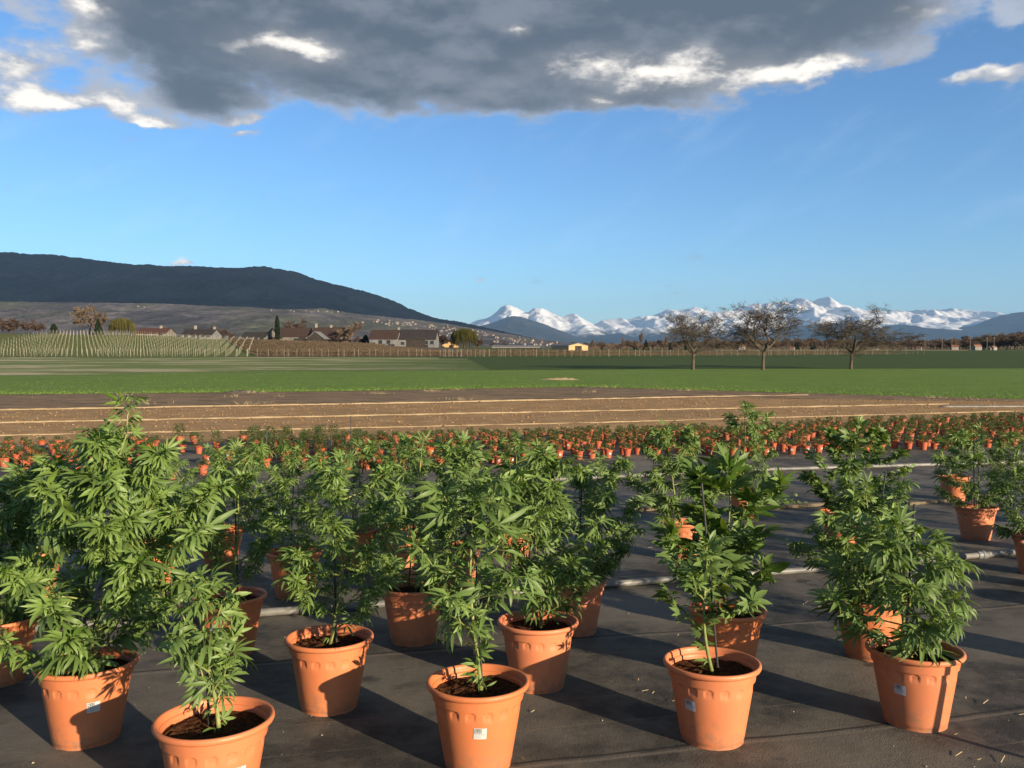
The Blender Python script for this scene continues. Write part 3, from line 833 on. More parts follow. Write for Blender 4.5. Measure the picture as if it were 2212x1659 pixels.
# the long tree line on the right
px = 1268.0
while px < 2260:
    top = np.interp(px, [1260, 1330, 1500, 1700, 1900, 2000, 2120, 2212], [742, 738, 735, 730, 733, 731, 726, 716]) + rt.uniform(-5, 6)
    far_tree(rt.choice(FT), px, top, rt.uniform(610, 700), 'far_bare_tree', 'brown leafless tree in the long tree line before the mountains', 'trees of the long tree line', 11)
    if rt.random() < 0.55:
        far_tree(rt.choice(FT), px + rt.uniform(-4, 4), top + rt.uniform(4, 10), rt.uniform(560, 600), 'far_bare_tree', 'brown leafless tree in the long tree line before the mountains', 'trees of the long tree line', 11)
    px += rt.uniform(5.5, 9)
for px_, t_ in ((1372, 742), (1395, 733), (1448, 741), (1720, 738), (1757, 737), (1835, 742), (1300, 745), (1480, 744), (1655, 744), (1982, 744), (2110, 740)):
    far_tree(rt.choice(FC), px_, t_, 575, 'far_conifer', 'dark conifer among the brown leafless tree line', 'conifers in the tree line', 9)
for px_, t_ in ((1384, 714), (1440, 722), (1345, 726), (1280, 731)):
    far_tree(FTP, px_, t_, 620, 'far_poplar', 'tall slim leafless poplar rising out of the tree line', 'poplars in the tree line', 16)
for px_, t_ in ((985, 728), (1035, 734), (1065, 738), (1090, 737), (1240, 737), (1210, 739), (965, 735)):
    far_tree(rt.choice(FT), px_, t_, 520, 'far_bare_tree', 'brown leafless tree near the white and wooden barns', 'trees near the barns', 11)
# undergrowth and farther trunks that merge into one brown mass
wv_mesh = MB()
for i in range(15000):
    px_ = rt.uniform(1255, 2290); Y_ = rt.uniform(640, 760)
    p = at(px_, 760, Y_); z = gz(p.x, Y_)
    top = np.interp(px_, [1260, 1330, 1500, 1700, 1900, 2000, 2120, 2212], [746, 743, 741, 737, 739, 738, 734, 726])
    hh = (at(px_, top, Y_).z - z) * rt.random() ** .6
    c_ = Vector((p.x, Y_, z + hh)); u = Vector((rt.gauss(0, .5), rt.gauss(0, .5), rt.uniform(.3, 1.6))); w_ = Vector((rt.uniform(.08, .22), 0, 0))
    wv_mesh.add([c_ - u - w_, c_ - u + w_, c_ + u], [(0, 1, 2)])
tag(obj('distant_wood', wv_mesh.mesh('distant_wood', MAT['twig_brown'])), 'brown leafless wood closing the plain below the mountains', 'wood', kind='stuff')
# by the farms
far_tree(FT[0], 196, 655, 330, 'far_bare_tree', 'large grey leafless tree above the vineyard posts', None, 11)
far_tree(FC[0], 214, 688, 325, 'far_conifer', 'dark conifer at the foot of the large grey leafless tree', None, 9)
far_tree(WIL, 265, 687, 335, 'willow_tree', 'round olive yellow willow beside the long red barn', None, 7.4)
for px_, t_ in ((8, 682), (32, 686), (58, 688), (85, 692), (20, 694)):
    far_tree(rt.choice(FTR), px_, t_, 340, 'far_bare_tree', 'reddish brown leafless tree at the upper end of the vineyard', 'trees above the vineyard', 9)
far_tree(FC[1], 118, 699, 335, 'far_conifer', 'squat dark conifer above the vineyard beside reddish trees', None, 8)
for px_, t_, Y_ in ((462, 702, 380), (482, 706, 380), (500, 716, 370)):
    far_tree(rt.choice(FTR), px_, t_, Y_, 'far_bare_tree', 'dark reddish leafless tree between two white farmhouses', 'trees between the farmhouses', 9)
e = far_tree(CYP, 600, 681, 345, 'cypress_tree', 'tall narrow dark cypress standing before the brown barn', None, 12)
far_tree(FTR[0], 634, 684, 400, 'far_bare_tree', 'broad reddish leafless tree behind the brown barn roof', None, 9)
far_tree(FT[1], 757, 693, 350, 'far_bare_tree', 'spreading grey leafless tree between the brown roofed house and the big farmhouse', None, 11)
for px_, t_ in ((722, 722), (745, 728), (790, 722), (775, 726), (730, 731)):
    far_tree(rt.choice(FC[1:] + FTR), px_, t_, 348, 'garden_shrub', 'dark garden shrub between the farmhouses', 'shrubs between the farmhouses', 8.5)
far_tree(WIL, 1003, 709, 400, 'willow_tree', 'round olive green willow beside the small golden wooden house', None, 7.4)
far_tree(FTR[1], 955, 722, 380, 'far_bare_tree', 'small leafless tree beside the big white farmhouse', None, 9)
far_tree(FTR[0], 1030, 727, 400, 'far_bare_tree', 'small leafless tree leaning on the round willow', None, 9)

# ------------------------------------------------------------------ farm buildings
def house(name, label, px0, px1, py_base, py_eave, py_ridge, Y, depth, wall, roof, rz=0.0, wins=(), chim=(), door=None, gable=False):
    a = at(px0, py_base, Y); b = at(px1, py_base, Y)
    cx_ = (a.x + b.x) / 2; w = abs(b.x - a.x)
    z0 = min(a.z, gz(cx_, Y) + 0.2)
    h = at(px0, py_eave, Y).z - z0; rh = at(px0, py_ridge, Y).z - z0 - h
    e = empty(name, (cx_, Y + depth / 2, z0 - 0.3), (0, 0, rz))
    h += 0.3
    if gable:
        wm, rm = gable_mesh(depth, w, h, rh, wall, roof)
        q = Matrix.Rotation(math.pi / 2, 4, 'Z')
    else:
        wm, rm = gable_mesh(w, depth, h, rh, wall, roof)
        q = Matrix.Identity(4)
    obj('wall', wm, e, q)
    ro = obj('roof', rm, e, q)
    for (fx, top) in chim:
        m = MB(); m.box(fx * w - .45, fx * w + .45, -.45, .45, h + rh * 0.7, h + rh + top)
        m.box(fx * w - .55, fx * w + .55, -.55, .55, h + rh + top, h + rh + top + .15)
        obj('chimney', m.mesh('chimney', MAT['wall_cream']), ro, q.inverted())
    yf = -depth / 2
    for (fx, fz, ww, wh) in wins:
        m = MB(); m.box(fx * w - ww / 2, fx * w + ww / 2, yf - .03, yf + .1, h * fz, h * fz + wh)
        wo_ = obj('window', m.mesh('window', MAT['glass']), e)
        m = MB()
        for s_ in (-1, 1):
            m.box(fx * w + s_ * (ww / 2 + .06) - .06, fx * w + s_ * (ww / 2 + .06) + .06, yf - .06, yf + .05, h * fz - .1, h * fz + wh + .1)
        obj('frame', m.mesh('frame', MAT['wood_dark']), wo_)
    if door:
        m = MB(); m.box(door[0] * w - door[1] / 2, door[0] * w + door[1] / 2, yf - .04, yf + .1, 0.05, door[2])
        obj('door', m.mesh('door', MAT['wood_dark']), e)
    return tag(e, label, 'house' if 'house' in name else 'barn')
house('farm_barn', 'long low barn with red tiled roof beside the round willow', 292, 357, 724, 720, 709, 370, 12, MAT['wall_grey'], MAT['roof_red'], wins=[(.35, .3, 1.5, 1)], chim=[(.18, 1.2)])
house('farmhouse', 'white farmhouse with low brown roof above the end of the pale posts', 392, 457, 731, 723, 711, 360, 12, MAT['wall_white'], MAT['roof_dark'], wins=[(-.35, .35, 1.2, 1.3), (-.1, .35, 1.2, 1.3), (.2, .35, 1.2, 1.3), (.38, .35, 1.2, 1.3)], chim=[(-.2, 1.5), (.44, 1.0)], door=(0.05, 1.2, 2.2))
house('farmhouse', 'small white cottage with flat brown roof left of the cypress', 523, 573, 742, 728, 718, 345, 10, MAT['wall_white'], MAT['roof_dark'], wins=[(-.3, .5, 1.2, 1.2), (.1, .5, 1.2, 1.2), (.35, .5, 1.4, 1.2), (.1, .1, 3, 1.3)], door=(-.2, 1.4, 2.2))
house('farm_barn', 'long brown roofed barn behind the cypress', 590, 662, 742, 727, 708, 352, 14, MAT['wall_grey'], MAT['roof_brown'], wins=[(-.3, .3, 1.5, 1.5), (.2, .3, 2, 1.5)], door=(.38, 3, 3))
house('farm_barn', 'dark gabled barn with slate roof touching the cypress', 571, 606, 742, 729, 709, 350, 16, MAT['wall_grey'], MAT['roof_dark'], gable=True, door=(.1, 3, 3), wins=[(-.2, .6, 1, 1)])
house('farmhouse', 'tall brown tiled farmhouse with a wooden balcony', 672, 738, 745, 728, 707, 350, 14, MAT['wall_cream'], MAT['roof_brown'], wins=[(-.1, .62, 1.6, 1.6), (.05, .62, 1.2, 1.6), (.25, .62, 1.5, 1.6), (.1, .12, 4, 1.8)], chim=[(-.45, 1.6), (.05, 1.0)], door=(.38, 1.3, 2.4))
house('wooden_shed', 'black boarded shed with grey gable before the brown tiled farmhouse', 663, 699, 743, 731, 717, 335, 9, MAT['wood_dark'], MAT['roof_grey'], gable=True, door=(.1, 2.6, 2.6))
house('farmhouse', 'big white farmhouse under a huge dark roof with open bay', 852, 940, 753, 733, 712, 345, 18, MAT['wall_white'], MAT['roof_dark'], wins=[(.28, .5, 1.3, 1.5), (.42, .5, 1.3, 1.5), (.28, .1, 1.3, 1.5), (-.3, .45, 1.2, 1.2)], door=(.02, 8, 4.6), chim=[(-.46, 1.0)])
house('farmhouse', 'white wing with brown roof joined to the big dark roofed farmhouse', 798, 857, 752, 732, 713, 340, 15, MAT['wall_white'], MAT['roof_brown'], wins=[(-.1, .5, 1.3, 1.5), (.2, .5, 1.3, 1.5), (-.05, .1, 2.4, 1.5), (.3, .1, 2.4, 1.5)], door=(-.38, 2.2, 2.6))
house('wooden_house', 'small golden wooden gabled house beside the round willow', 955, 988, 753, 745, 738, 420, 10, MAT['wood_gold'], MAT['roof_brown'], gable=True, wins=[(.1, .3, 2, 1.4)])
house('long_barn', 'long low white barn with dark roof and many openings', 1063, 1166, 758, 749.5, 746.5, 470, 14, MAT['wall_cream'], MAT['roof_grey'], wins=[(-.44 + .08 * k, .25, 3.2, 1.3) for k in range(12)])
house('wooden_barn', 'golden wooden barn with sunlit gable end on the plain', 1211, 1256, 758.5, 747, 741.5, 450, 26, MAT['wood_gold'], MAT['roof_grey'], gable=True, rz=0.32, door=(.0, 4, 3.2))
for i, (px_, s_) in enumerate(((2062, 1.0), (2110, .9), (2138, .8), (1892, .8), (1600, .9), (1712, .8), (1985, .8), (2146, .7))):
    Y_ = 545
    p = at(px_, 752, Y_)
    e = empty('far_cottage', (p.x, Y_, gz(p.x, Y_) - .1), (0, 0, rt.uniform(-.6, .6)), .34 * s_)
    wm, rm = VH[i % 3]
    obj('wall', wm, e); obj('roof', rm, e)
    tag(e, 'tiny white cottage at the foot of the long brown tree line', 'house', 'cottages below the tree line')
for i, px_ in enumerate((2035, 2056, 2096, 2147, 1998, 2132)):
    Y_ = 520
    p = at(px_, 752, Y_); z = gz(p.x, Y_)
    m = MB(); m.tube([(0, 0, 0), (0, 0, 8.5)], [.16, .11], 6); m.box(-.9, .9, -.06, .06, 7.8, 7.95)
    tag(obj('utility_pole', m.mesh('utility_pole', MAT['darkpost']), None, Matrix.Translation((p.x, Y_, z - .1))), 'pale utility pole with a short cross arm before the brown trees', 'pole', 'poles before the tree line')

# ------------------------------------------------------------------ vineyard posts and vines
mb = MB(); mb.tube([(0, 0, -.1), (0, 0, .9), (0, 0, 1.85)], [.034, .032, .03], 5)
POST = mb.mesh('vineyard_post', MAT['post'])
mb = MB(); mb.tube([(0, 0, -.1), (0, 0, .9), (0, 0, 1.9)], [.07, .06, .055], 5)
DPOST = mb.mesh('vineyard_post', MAT['darkpost'])
posts = []
dirr = Vector((-0.30, 1.0)).normalized()
a = H(-160, 771.5); b = H(530, 771.5)
nrow = 31
for i in range(nrow):
    s0 = Vector((a.x + (b.x - a.x) * i / (nrow - 1), a.y + (b.y - a.y) * i / (nrow - 1) + 1.0))
    for k in range(24):
        q = s0 + dirr * (k * 6.0)
        if q.y > 345:
            break
        posts.append((q.x + rt.gauss(0, .05), q.y))
vis = [p for p in posts if -0.645 < p[0] / p[1] < 0.64]
vis.sort(key=lambda p: p[1])
for x_, y_ in vis[:300]:
    tag(obj('vineyard_post', POST, None, Matrix.Translation((x_, y_, gz(x_, y_) + .09)) @ Matrix.Rotation(rt.gauss(0, .03), 4, 'X') @ Matrix.Rotation(rt.gauss(0, .03), 4, 'Y')),
        'pale wooden post in the rows on the grassy vineyard slope', 'post', 'posts of the grassy vineyard')
rest = MB()
for x_, y_ in vis[300:]:
    z = gz(x_, y_) + .09
    rest.tube([(x_, y_, z - .1), (x_ + rt.gauss(0, .03), y_, z + 1.85)], [.034, .03], 4)
if rest.v:
    tag(obj('vineyard_posts_beyond', rest.mesh('vineyard_posts_beyond', MAT['post'])), 'farther pale posts filling the upper grassy vineyard slope', 'posts', kind='stuff')
dp = []
for i in range(26):
    px_ = 560 + i * 17 + rt.uniform(-7, 7)
    p = H(px_, 770.8)
    dp.append((p.x, p.y))
for i in range(95):
    px_ = 950 + i * 15.0 + rt.uniform(-9, 9)
    if px_ < 2010:
        p = H(px_, np.interp(px_, [950, 1300, 1700, 2000], [772, 771, 769, 766]))
        dp.append((p.x, p.y + rt.uniform(0, 3)))
        if px_ > 1660 and px_ < 1850 or px_ < 1120:
            dp.append((p.x + rt.uniform(.5, 1.4), p.y + 6))
for x_, y_ in dp:
    tag(obj('trellis_post', DPOST, None, Matrix.Translation((x_, y_, gz(x_, y_) + .1))), 'weathered grey post at the end of a brown vine row', 'post', 'posts of the brown vineyard')
# brown vine rows: dense wood nobody could count
vm_ = MB()
rvn = random.Random(5)
def vine_row(s0, d, L, step=0.55):
    t = 0.0
    while t < L:
        x_ = s0[0] + d[0] * t; y_ = s0[1] + d[1] * t
        z = gz(x_, y_) + .09
        hh = rvn.uniform(.8, 1.35)
        vm_.add([(x_ - .06, y_, z), (x_ + .06, y_, z), (x_ + rvn.gauss(0, .12), y_ + rvn.gauss(0, .2), z + hh)], [(0, 1, 2)])
        for q in range(3):
            zz = z + rvn.uniform(.4, 1.1)
            vm_.add([(x_ - .2 * rvn.random(), y_ - .4, zz), (x_ + .2, y_ + .4 * rvn.random(), zz + .07), (x_ + rvn.gauss(0, .2), y_ + .3, zz + rvn.uniform(.1, .4))], [(0, 1, 2)])
        t += step
for i in range(30):
    p = H(562 + i * 15.5, 770)
    d = Vector((-.42, 1.0)).normalized()
    vine_row((p.x, p.y + .5), d, min(120, 338 - p.y), 0.7)
for k in range(5):
    for i in range(400):
        px_ = 960 + i * 2.6
        if px_ > 1990: break
        p = H(px_, np.interp(px_, [950, 1300, 1700, 2000], [771, 770, 768, 766]))
        vine_row((p.x, p.y + 5 + k * 9), (1, 0), 0.5, 0.6)
tag(obj('vine_rows', vm_.mesh('vine_rows', MAT['vine'])), 'brown leafless vines in rows below the farmhouses', 'vines', kind='stuff')

# ------------------------------------------------------------------ grass tufts, straw, stones
def tufts(name, n, fn, mat, h0, h1, w, label, cat, lean=.35, blades=3):
    r_ = np.random.RandomState(abs(hash(name)) % 1000 if False else len(name) * 7)
    P = fn(r_, n)
    V = []; Fc = []
    k = 0
    for (x_, y_, z_) in P:
        for b_ in range(blades):
            a_ = r_.rand() * 6.283; hh = h0 + (h1 - h0) * r_.rand()
            ox, oy = r_.randn(2) * w * 1.5
            dx_, dy_ = math.cos(a_) * w, math.sin(a_) * w
            lx, ly = r_.randn(2) * lean * hh
            V += [(x_ + ox - dx_, y_ + oy - dy_, z_), (x_ + ox + dx_, y_ + oy + dy_, z_), (x_ + ox + lx, y_ + oy + ly, z_ + hh)]
            Fc.append((k, k + 1, k + 2)); k += 3
    me = np_mesh(name, np.array(V), np.array(Fc), mat)
    return tag(obj(name, me), label, cat, kind='stuff')
F2 = np.array([(p.x, p.y) for p in FAR2])
def grass_pts(r_, n):
    out = []
    while len(out) < n:
        x_ = r_.uniform(-34, 42); t = r_.rand() ** 2.2
        ye = np.interp(x_, F2[:, 0], F2[:, 1])
        y_ = ye - .3 + t * 45
        if abs(x_ / y_) < .66:
            out.append((x_, y_, gz(x_, y_) + .03))
    return out
tufts('meadow_grass', 16000, grass_pts, MAT['tuft'], .04, .09, .014, 'short green grass along the near edge of the meadow', 'grass')
F1 = np.array([(p.x, p.y) for p in FAR1])
def strip_pts(r_, n):
    out = []
    while len(out) < n:
        c0 = r_.uniform(-28, 30)
        y0 = np.interp(c0, F1[:, 0], F1[:, 1]); y1 = np.interp(c0, F2[:, 0], F2[:, 1])
        yc = y0 + (y1 - y0) * r_.rand()
        for q in range(r_.randint(3, 30)):
            x_ = c0 + r_.randn() * .35; y_ = yc + r_.randn() * .25
            out.append((x_, y_, gz(x_, y_) + .03))
    return out
tufts('dry_weeds', 420, strip_pts, MAT['straw'], .05, .20, .008, 'dry straw coloured weeds on the old fabric strip', 'weeds', .8, 3)
ED = np.array([(p.x, p.y) for p in EDGE])
def stones(name, n, fn, mat, s0, s1, label, cat):
    r_ = np.random.RandomState(n)
    V = []; Fc = []
    base = np.array([(1, 0, 0), (-1, 0, 0), (0, 1, 0), (0, -1, 0), (0, 0, 1), (0, 0, -.4)], float)
    fb = np.array([(0, 2, 4), (2, 1, 4), (1, 3, 4), (3, 0, 4), (2, 0, 5), (1, 2, 5), (3, 1, 5), (0, 3, 5)])
    for i in range(n):
        x_, y_, z_ = fn(r_)
        s = s0 + (s1 - s0) * r_.rand() ** 2.5
        b = base * (s * (.6 + .8 * r_.rand(6, 1))) * np.array([1.2, 1, .7])
        a_ = r_.rand() * 6.28
        rm = np.array([[math.cos(a_), -math.sin(a_), 0], [math.sin(a_), math.cos(a_), 0], [0, 0, 1]])
        V.append(b @ rm.T + np.array([x_, y_, z_])); Fc.append(fb + i * 6)
    return tag(obj(name, np_mesh(name, np.concatenate(V), np.concatenate(Fc), mat)), label, cat, kind='stuff')
def mud_pt(r_):
    x_ = r_.uniform(-24, 28)
    y0 = np.interp(x_, ED[:, 0], ED[:, 1]); y1 = np.interp(x_, F1[:, 0], F1[:, 1])
    y_ = y0 + (y1 - y0) * r_.rand()
    return x_, y_, gz(x_, y_) + .045
stones('soil_clods', 6000, mud_pt, MAT['mud'], .015, .045, 'brown clods over the bare soil field', 'clods')
stones('pale_stones', 900, mud_pt, MAT['stone'], .010, .030, 'small pale stones strewn over the bare soil field', 'stones')
def fab_pt(r_):
    y_ = 2.6 + 9 * r_.rand() ** 1.5; x_ = r_.uniform(-.7, .7) * y_
    return x_, y_, gz(x_, y_) + .012
stones('fabric_grit', 500, fab_pt, MAT['stone'], .0015, .006, 'fine grit and crumbs scattered over the black fabric', 'grit')
def straw_pts(r_, n):
    out = []
    for i in range(n // 6):
        y0 = 2.8 + 7 * r_.rand(); x0 = r_.uniform(-.1, .7) * y0
        for q in range(6):
            x_, y_ = x0 + r_.randn() * .12, y0 + r_.randn() * .10
            out.append((x_, y_, gz(x_, y_) + .016))
    return out
def straws(n):
    r_ = np.random.RandomState(91)
    V = []; Fc = []
    for i, (x_, y_, z_) in enumerate(straw_pts(r_, n)):
        a_ = r_.rand() * 3.14; L = .008 + .032 * r_.rand() ** 2.5; w = .0012
        d = np.array([math.cos(a_), math.sin(a_)]) * L; q = np.array([-d[1], d[0]]) / L * w
        V += [(x_ - d[0] - q[0], y_ - d[1] - q[1], z_), (x_ + d[0] - q[0], y_ + d[1] - q[1], z_ + .004), (x_ + d[0] + q[0], y_ + d[1] + q[1], z_ + .006), (x_ - d[0] + q[0], y_ - d[1] + q[1], z_ + .002)]
        Fc.append((4 * i, 4 * i + 1, 4 * i + 2, 4 * i + 3))
    return np_mesh('straw_bits', np.array(V), np.array(Fc), MAT['straw'])
tag(obj('straw_bits', straws(130)), 'loose straw bits lying on the black fabric', 'straw', kind='stuff')
# a low pile of earth on the meadow, a dark fabric heap on the field edge
def heap(name, px, py, w, h, mat, label, cat, seed):
    p = H(px, py)
    n = 26
    X_, Y_ = np.meshgrid(np.linspace(-1, 1, n * 2), np.linspace(-1, 1, n))
    rr = np.sqrt(X_ ** 2 + Y_ ** 2)
    Z_ = h * np.clip(1 - rr ** 2, 0, 1) ** .6 * (0.6 + 0.9 * np.abs(fbm(X_ * 3 + seed, Y_ * 3, 4))) - .03
    tag(obj(name, grid_mesh(name, X_ * w, Y_ * w * .5, Z_, mat, False), None, Matrix.Translation(p)), label, cat)
heap('earth_pile', 1210, 822, 1.7, .30, MAT['ridge'], 'low pile of pale earth on the green meadow', 'pile', 1)
heap('fabric_heap', 520, 848, 1.1, .20, MAT['fabric'], 'crumpled black fabric heap at the edge of the meadow', 'fabric', 2)
heap('fabric_heap', 1270, 839, .8, .16, MAT['fabric'], 'small black fabric lump at the corner of the meadow', 'fabric', 5)

# ------------------------------------------------------------------ pots
POT_W, POT_H = 0.44, 0.365
def pot_mesh(name, W, Hh, mat, seg=224, arches=16, notches=6, detail=True):
    k = W / 0.44; kz = Hh / 0.365
    # outer profile from foot to rim, over the rim and down inside (r, z)
    prof = [(.1395, .0), (.1400, .013), (.1410, .028), (.1425, .030), (.1450, .040)]
    for i in range(1, 9):
        t = i / 9
        prof.append((.1450 + (.1800 - .1450) * t, .040 + (.245 - .040) * t))
    for i in range(17):
        t = i / 16
        prof.append((.1800 + (.1862 - .1800) * t, .245 + (.303 - .245) * t))
    prof += [(.1880, .305), (.1884, .309), (.1892, .322), (.1903, .334), (.1960, .337), (.2080, .338), (.2160, .342), (.2196, .349), (.2200, .356), (.2175, .3625), (.2120, .365), (.2050, .3635), (.2010, .358), (.1995, .348), (.1960, .315), (.1930, .295)]
    if not detail:
        prof = [(.1400, 0), (.1410, .028), (.1450, .04), (.186, .303), (.1892, .322), (.1903, .334), (.2160, .338), (.22, .35), (.2120, .365), (.2010, .358), (.193, .295)]
    vs = []; fs = []
    n = len(prof)
    for i, (r, z) in enumerate(prof):
        for j in range(seg):
            a = 2 * math.pi * j / seg
            rr = r
            if detail and 0.246 < z < 0.302 and 13 <= i <= 29:
                u = ((j / seg * arches) % 1.0 - .5) * (2 * math.pi * .184 / arches)   # metres along the rim
                zt = z - .272
                inside = (abs(u) < .0185) if zt < 0 else (math.hypot(u, zt) < .0185)
                if inside:
                    fade = min(1, max(0, (z - .246) / .022))
                    rr = r - .0042 * fade
            vs.append((rr * k * math.cos(a), rr * k * math.sin(a), z * kz))
    for i in range(n - 1):
        for j in range(seg):
            j2 = (j + 1) % seg
            if detail and i == 0:
                f_ = (j / seg * notches) % 1.0
                if 0.36 < f_ < 0.64:
                    continue
            fs.append((i * seg + j, i * seg + j2, (i + 1) * seg + j2, (i + 1) * seg + j))
    o = len(vs)
    # inner floor of the foot, seen dark through the notches
    vs += [(.139 * k * math.cos(2 * math.pi * j / 32), .139 * k * math.sin(2 * math.pi * j / 32), .016 * kz) for j in range(32)]
    fs.append(tuple(range(o, o + 32)))
    mb = MB(); mb.add(vs, fs)
    return mb.mesh(name, mat, True)
BIGPOT = pot_mesh('pot', POT_W, POT_H, MAT['pot'])
SMALLPOT = pot_mesh('pot', 0.20, 0.175, MAT['pot_small'], 20, 0, 0, False)
def soil_mesh(r, z, seed, n=34):
    vs = []; fs = []
    r_ = np.random.RandomState(seed)
    rings = 12
    vs.append((0, 0, z + .004))
    for i in range(1, rings + 1):
        for j in range(n):
            a = 2 * math.pi * j / n
            q = r * i / rings
            x_, y_ = q * math.cos(a), q * math.sin(a)
            vs.append((x_, y_, z + (0 if i == rings else float(fbm(np.array(x_ * 26 + seed), np.array(y_ * 26), 3)) * .028 + r_.randn() * .0022)))
    for j in range(n):
        fs.append((0, 1 + j, 1 + (j + 1) % n))
    for i in range(rings - 1):
        for j in range(n):
            a = 1 + i * n + j; b = 1 + i * n + (j + 1) % n
            fs.append((a, a + n, b + n, b))
    mb = MB(); mb.add(vs, fs)
    return mb.mesh('soil', MAT['soil'])
SOILS = [soil_mesh(.1965, .314, k) for k in range(3)]
SOIL_S = soil_mesh(.088, .145, 9, 14)
FONT = {'S': ['111', '100', '111', '001', '111'], '1': ['010', '110', '010', '010', '111'], '0': ['111', '101', '101', '101', '111']}
def sticker_mesh(w=.053, h=.047):
    """paper label with a black block reading S10 and two thin lines of print; lies in the xz plane, facing -y"""
    mb = MB()
    R0 = .176
    def q(x0, x1, z0, z1, lift, mi):
        m = 4
        for i in range(m):
            a = x0 + (x1 - x0) * i / m; b = x0 + (x1 - x0) * (i + 1) / m
            ya = R0 - math.sqrt(R0 * R0 - a * a) - lift; yb = R0 - math.sqrt(R0 * R0 - b * b) - lift
            mb.add([(a, ya, z0), (b, yb, z0), (b, yb, z1), (a, ya, z1)], [(0, 1, 2, 3)], mi)
    q(-w / 2, w / 2, -h / 2, h / 2, 0, 0)
    bx0, bx1, bz0, bz1 = -.0235, .0055, .0025, .0205
    q(bx0, bx1, bz0, bz1, .0005, 1)
    c = .0025
    for i, ch in enumerate('S10'):
        for r_, row in enumerate(FONT[ch]):
            for k_, bit in enumerate(row):
                if bit == '1':
                    x0 = bx0 + .0018 + i * .0090 + k_ * c; z1 = bz1 - .0022 - r_ * (c * 1.08)
                    mb.add([(x0, R0 - math.sqrt(R0 * R0 - x0 * x0) - .001, z1 - c), (x0 + c, R0 - math.sqrt(R0 * R0 - (x0 + c) ** 2) - .001, z1 - c), (x0 + c, R0 - math.sqrt(R0 * R0 - (x0 + c) ** 2) - .001, z1), (x0, R0 - math.sqrt(R0 * R0 - x0 * x0) - .001, z1)], [(0, 1, 2, 3)], 0)
    q(-.0235, .020, -.0050, -.0020, .0005, 2)
    q(-.0235, .004, -.0150, -.0125, .0005, 2)
    return mb.mesh('sticker', [MAT['sticker'], MAT['ink'], MAT['grey_ink']])
STICK = sticker_mesh()
mb = MB(); mb.add([(-.022, 0, -.02), (.022, 0, -.02), (.022, 0, .02), (-.022, 0, .02)], [(0, 1, 2, 3)])
STICK_S = mb.mesh('sticker', MAT['sticker'])

# ------------------------------------------------------------------ hemp leaves
def leaf_arrays(nl, droop, fold, wid, spread, pet, seed, curl=0.0):
    """palmate leaf: petiole along +y from the origin, leaflets fanning from its end. unit = longest leaflet"""
    r_ = random.Random(seed)
    V = []; Fc = []
    w = .012
    o = 0
    V += [(-w, 0, 0), (w, 0, 0), (w, pet, .03), (-w, pet, .03)]
    Fc += [(0, 1, 2), (0, 2, 3)]
    half = (nl - 1) / 2
    for i in range(nl):
        s_ = (i - half) / max(half, 1)
        a = s_ * spread + r_.gauss(0, .05)
        L = (1 - .52 * abs(s_) ** 1.4) * r_.uniform(.92, 1.05)
        ww = wid * L * (1.0 if abs(s_) < .9 else .85)
        st = [.38, .72] if abs(s_) < .95 or nl < 7 else [.5]
        d = Vector((math.sin(a), math.cos(a), 0)); n = Vector((math.cos(a), -math.sin(a), 0))
        dr = droop * r_.uniform(.7, 1.3)
        tw = r_.gauss(0, .10)
        def pt(t, side):
            prof_ = {.38: 1.0, .72: .70, .5: .95}.get(t, 0)
            # bend the leaflet along an arc
            th = dr * t
            c_ = d * (L * (math.sin(th) / dr if dr > .05 else t)) + Vector((0, 0, -L * ((1 - math.cos(th)) / dr if dr > .05 else 0)))
            q = Vector((0, pet, .03)) + c_
            q = q + n * (side * ww * prof_) + Vector((0, 0, (abs(side) * fold + side * tw) * ww * prof_))
            return tuple(q)
        b0 = len(V)
        V.append((0, pet, .03))
        for t in st:
            V += [pt(t, -1), pt(t, 0), pt(t, 1)]
        V.append(pt(1.0, 0))
        tip = len(V) - 1
        Fc += [(b0, b0 + 2, b0 + 1), (b0, b0 + 3, b0 + 2)]
        k = b0 + 1
        if len(st) == 2:
            Fc += [(k, k + 1, k + 4), (k, k + 4, k + 3), (k + 1, k + 2, k + 5), (k + 1, k + 5, k + 4)]
            k += 3
        Fc += [(k, k + 1, tip), (k + 1, k + 2, tip)]
    V = np.array(V); Fc = np.array(Fc)[:, ::-1]
    return V, Fc
LEAFA = {'mid': [leaf_arrays(n_, dr, .35, w_, 1.75, .38, sd_) for n_, dr, w_, sd_ in ((5, .9, .082, 1), (7, 1.2, .074, 2), (5, 1.5, .085, 3), (7, .7, .078, 4), (3, .9, .09, 5), (5, .3, .08, 15), (7, 1.8, .075, 16))],
         'droop': [leaf_arrays(n_, dr, .45, w_, 1.35, .36, sd_) for n_, dr, w_, sd_ in ((5, 1.7, .085, 6), (7, 2.1, .076, 7), (5, 2.4, .09, 8), (7, 1.4, .08, 9), (5, 1.0, .085, 17), (7, .7, .075, 18))],
         'broad': [leaf_arrays(n_, dr, .30, w_, 1.45, .34, sd_) for n_, dr, w_, sd_ in ((5, .35, .165, 10), (7, .5, .15, 11), (5, .2, .17, 12), (3, .4, .19, 13))]}
LEAFM = {k_: [np_mesh('leaf', v_, f_, MAT['leaf']) for v_, f_ in L_] for k_, L_ in LEAFA.items()}
YOUNG = [leaf_arrays(3, .6, .4, .13, 1.0, .2, 20), leaf_arrays(5, .8, .4, .12, 1.5, .25, 21), leaf_arrays(3, 1.2, .4, .14, .9, .2, 22)]

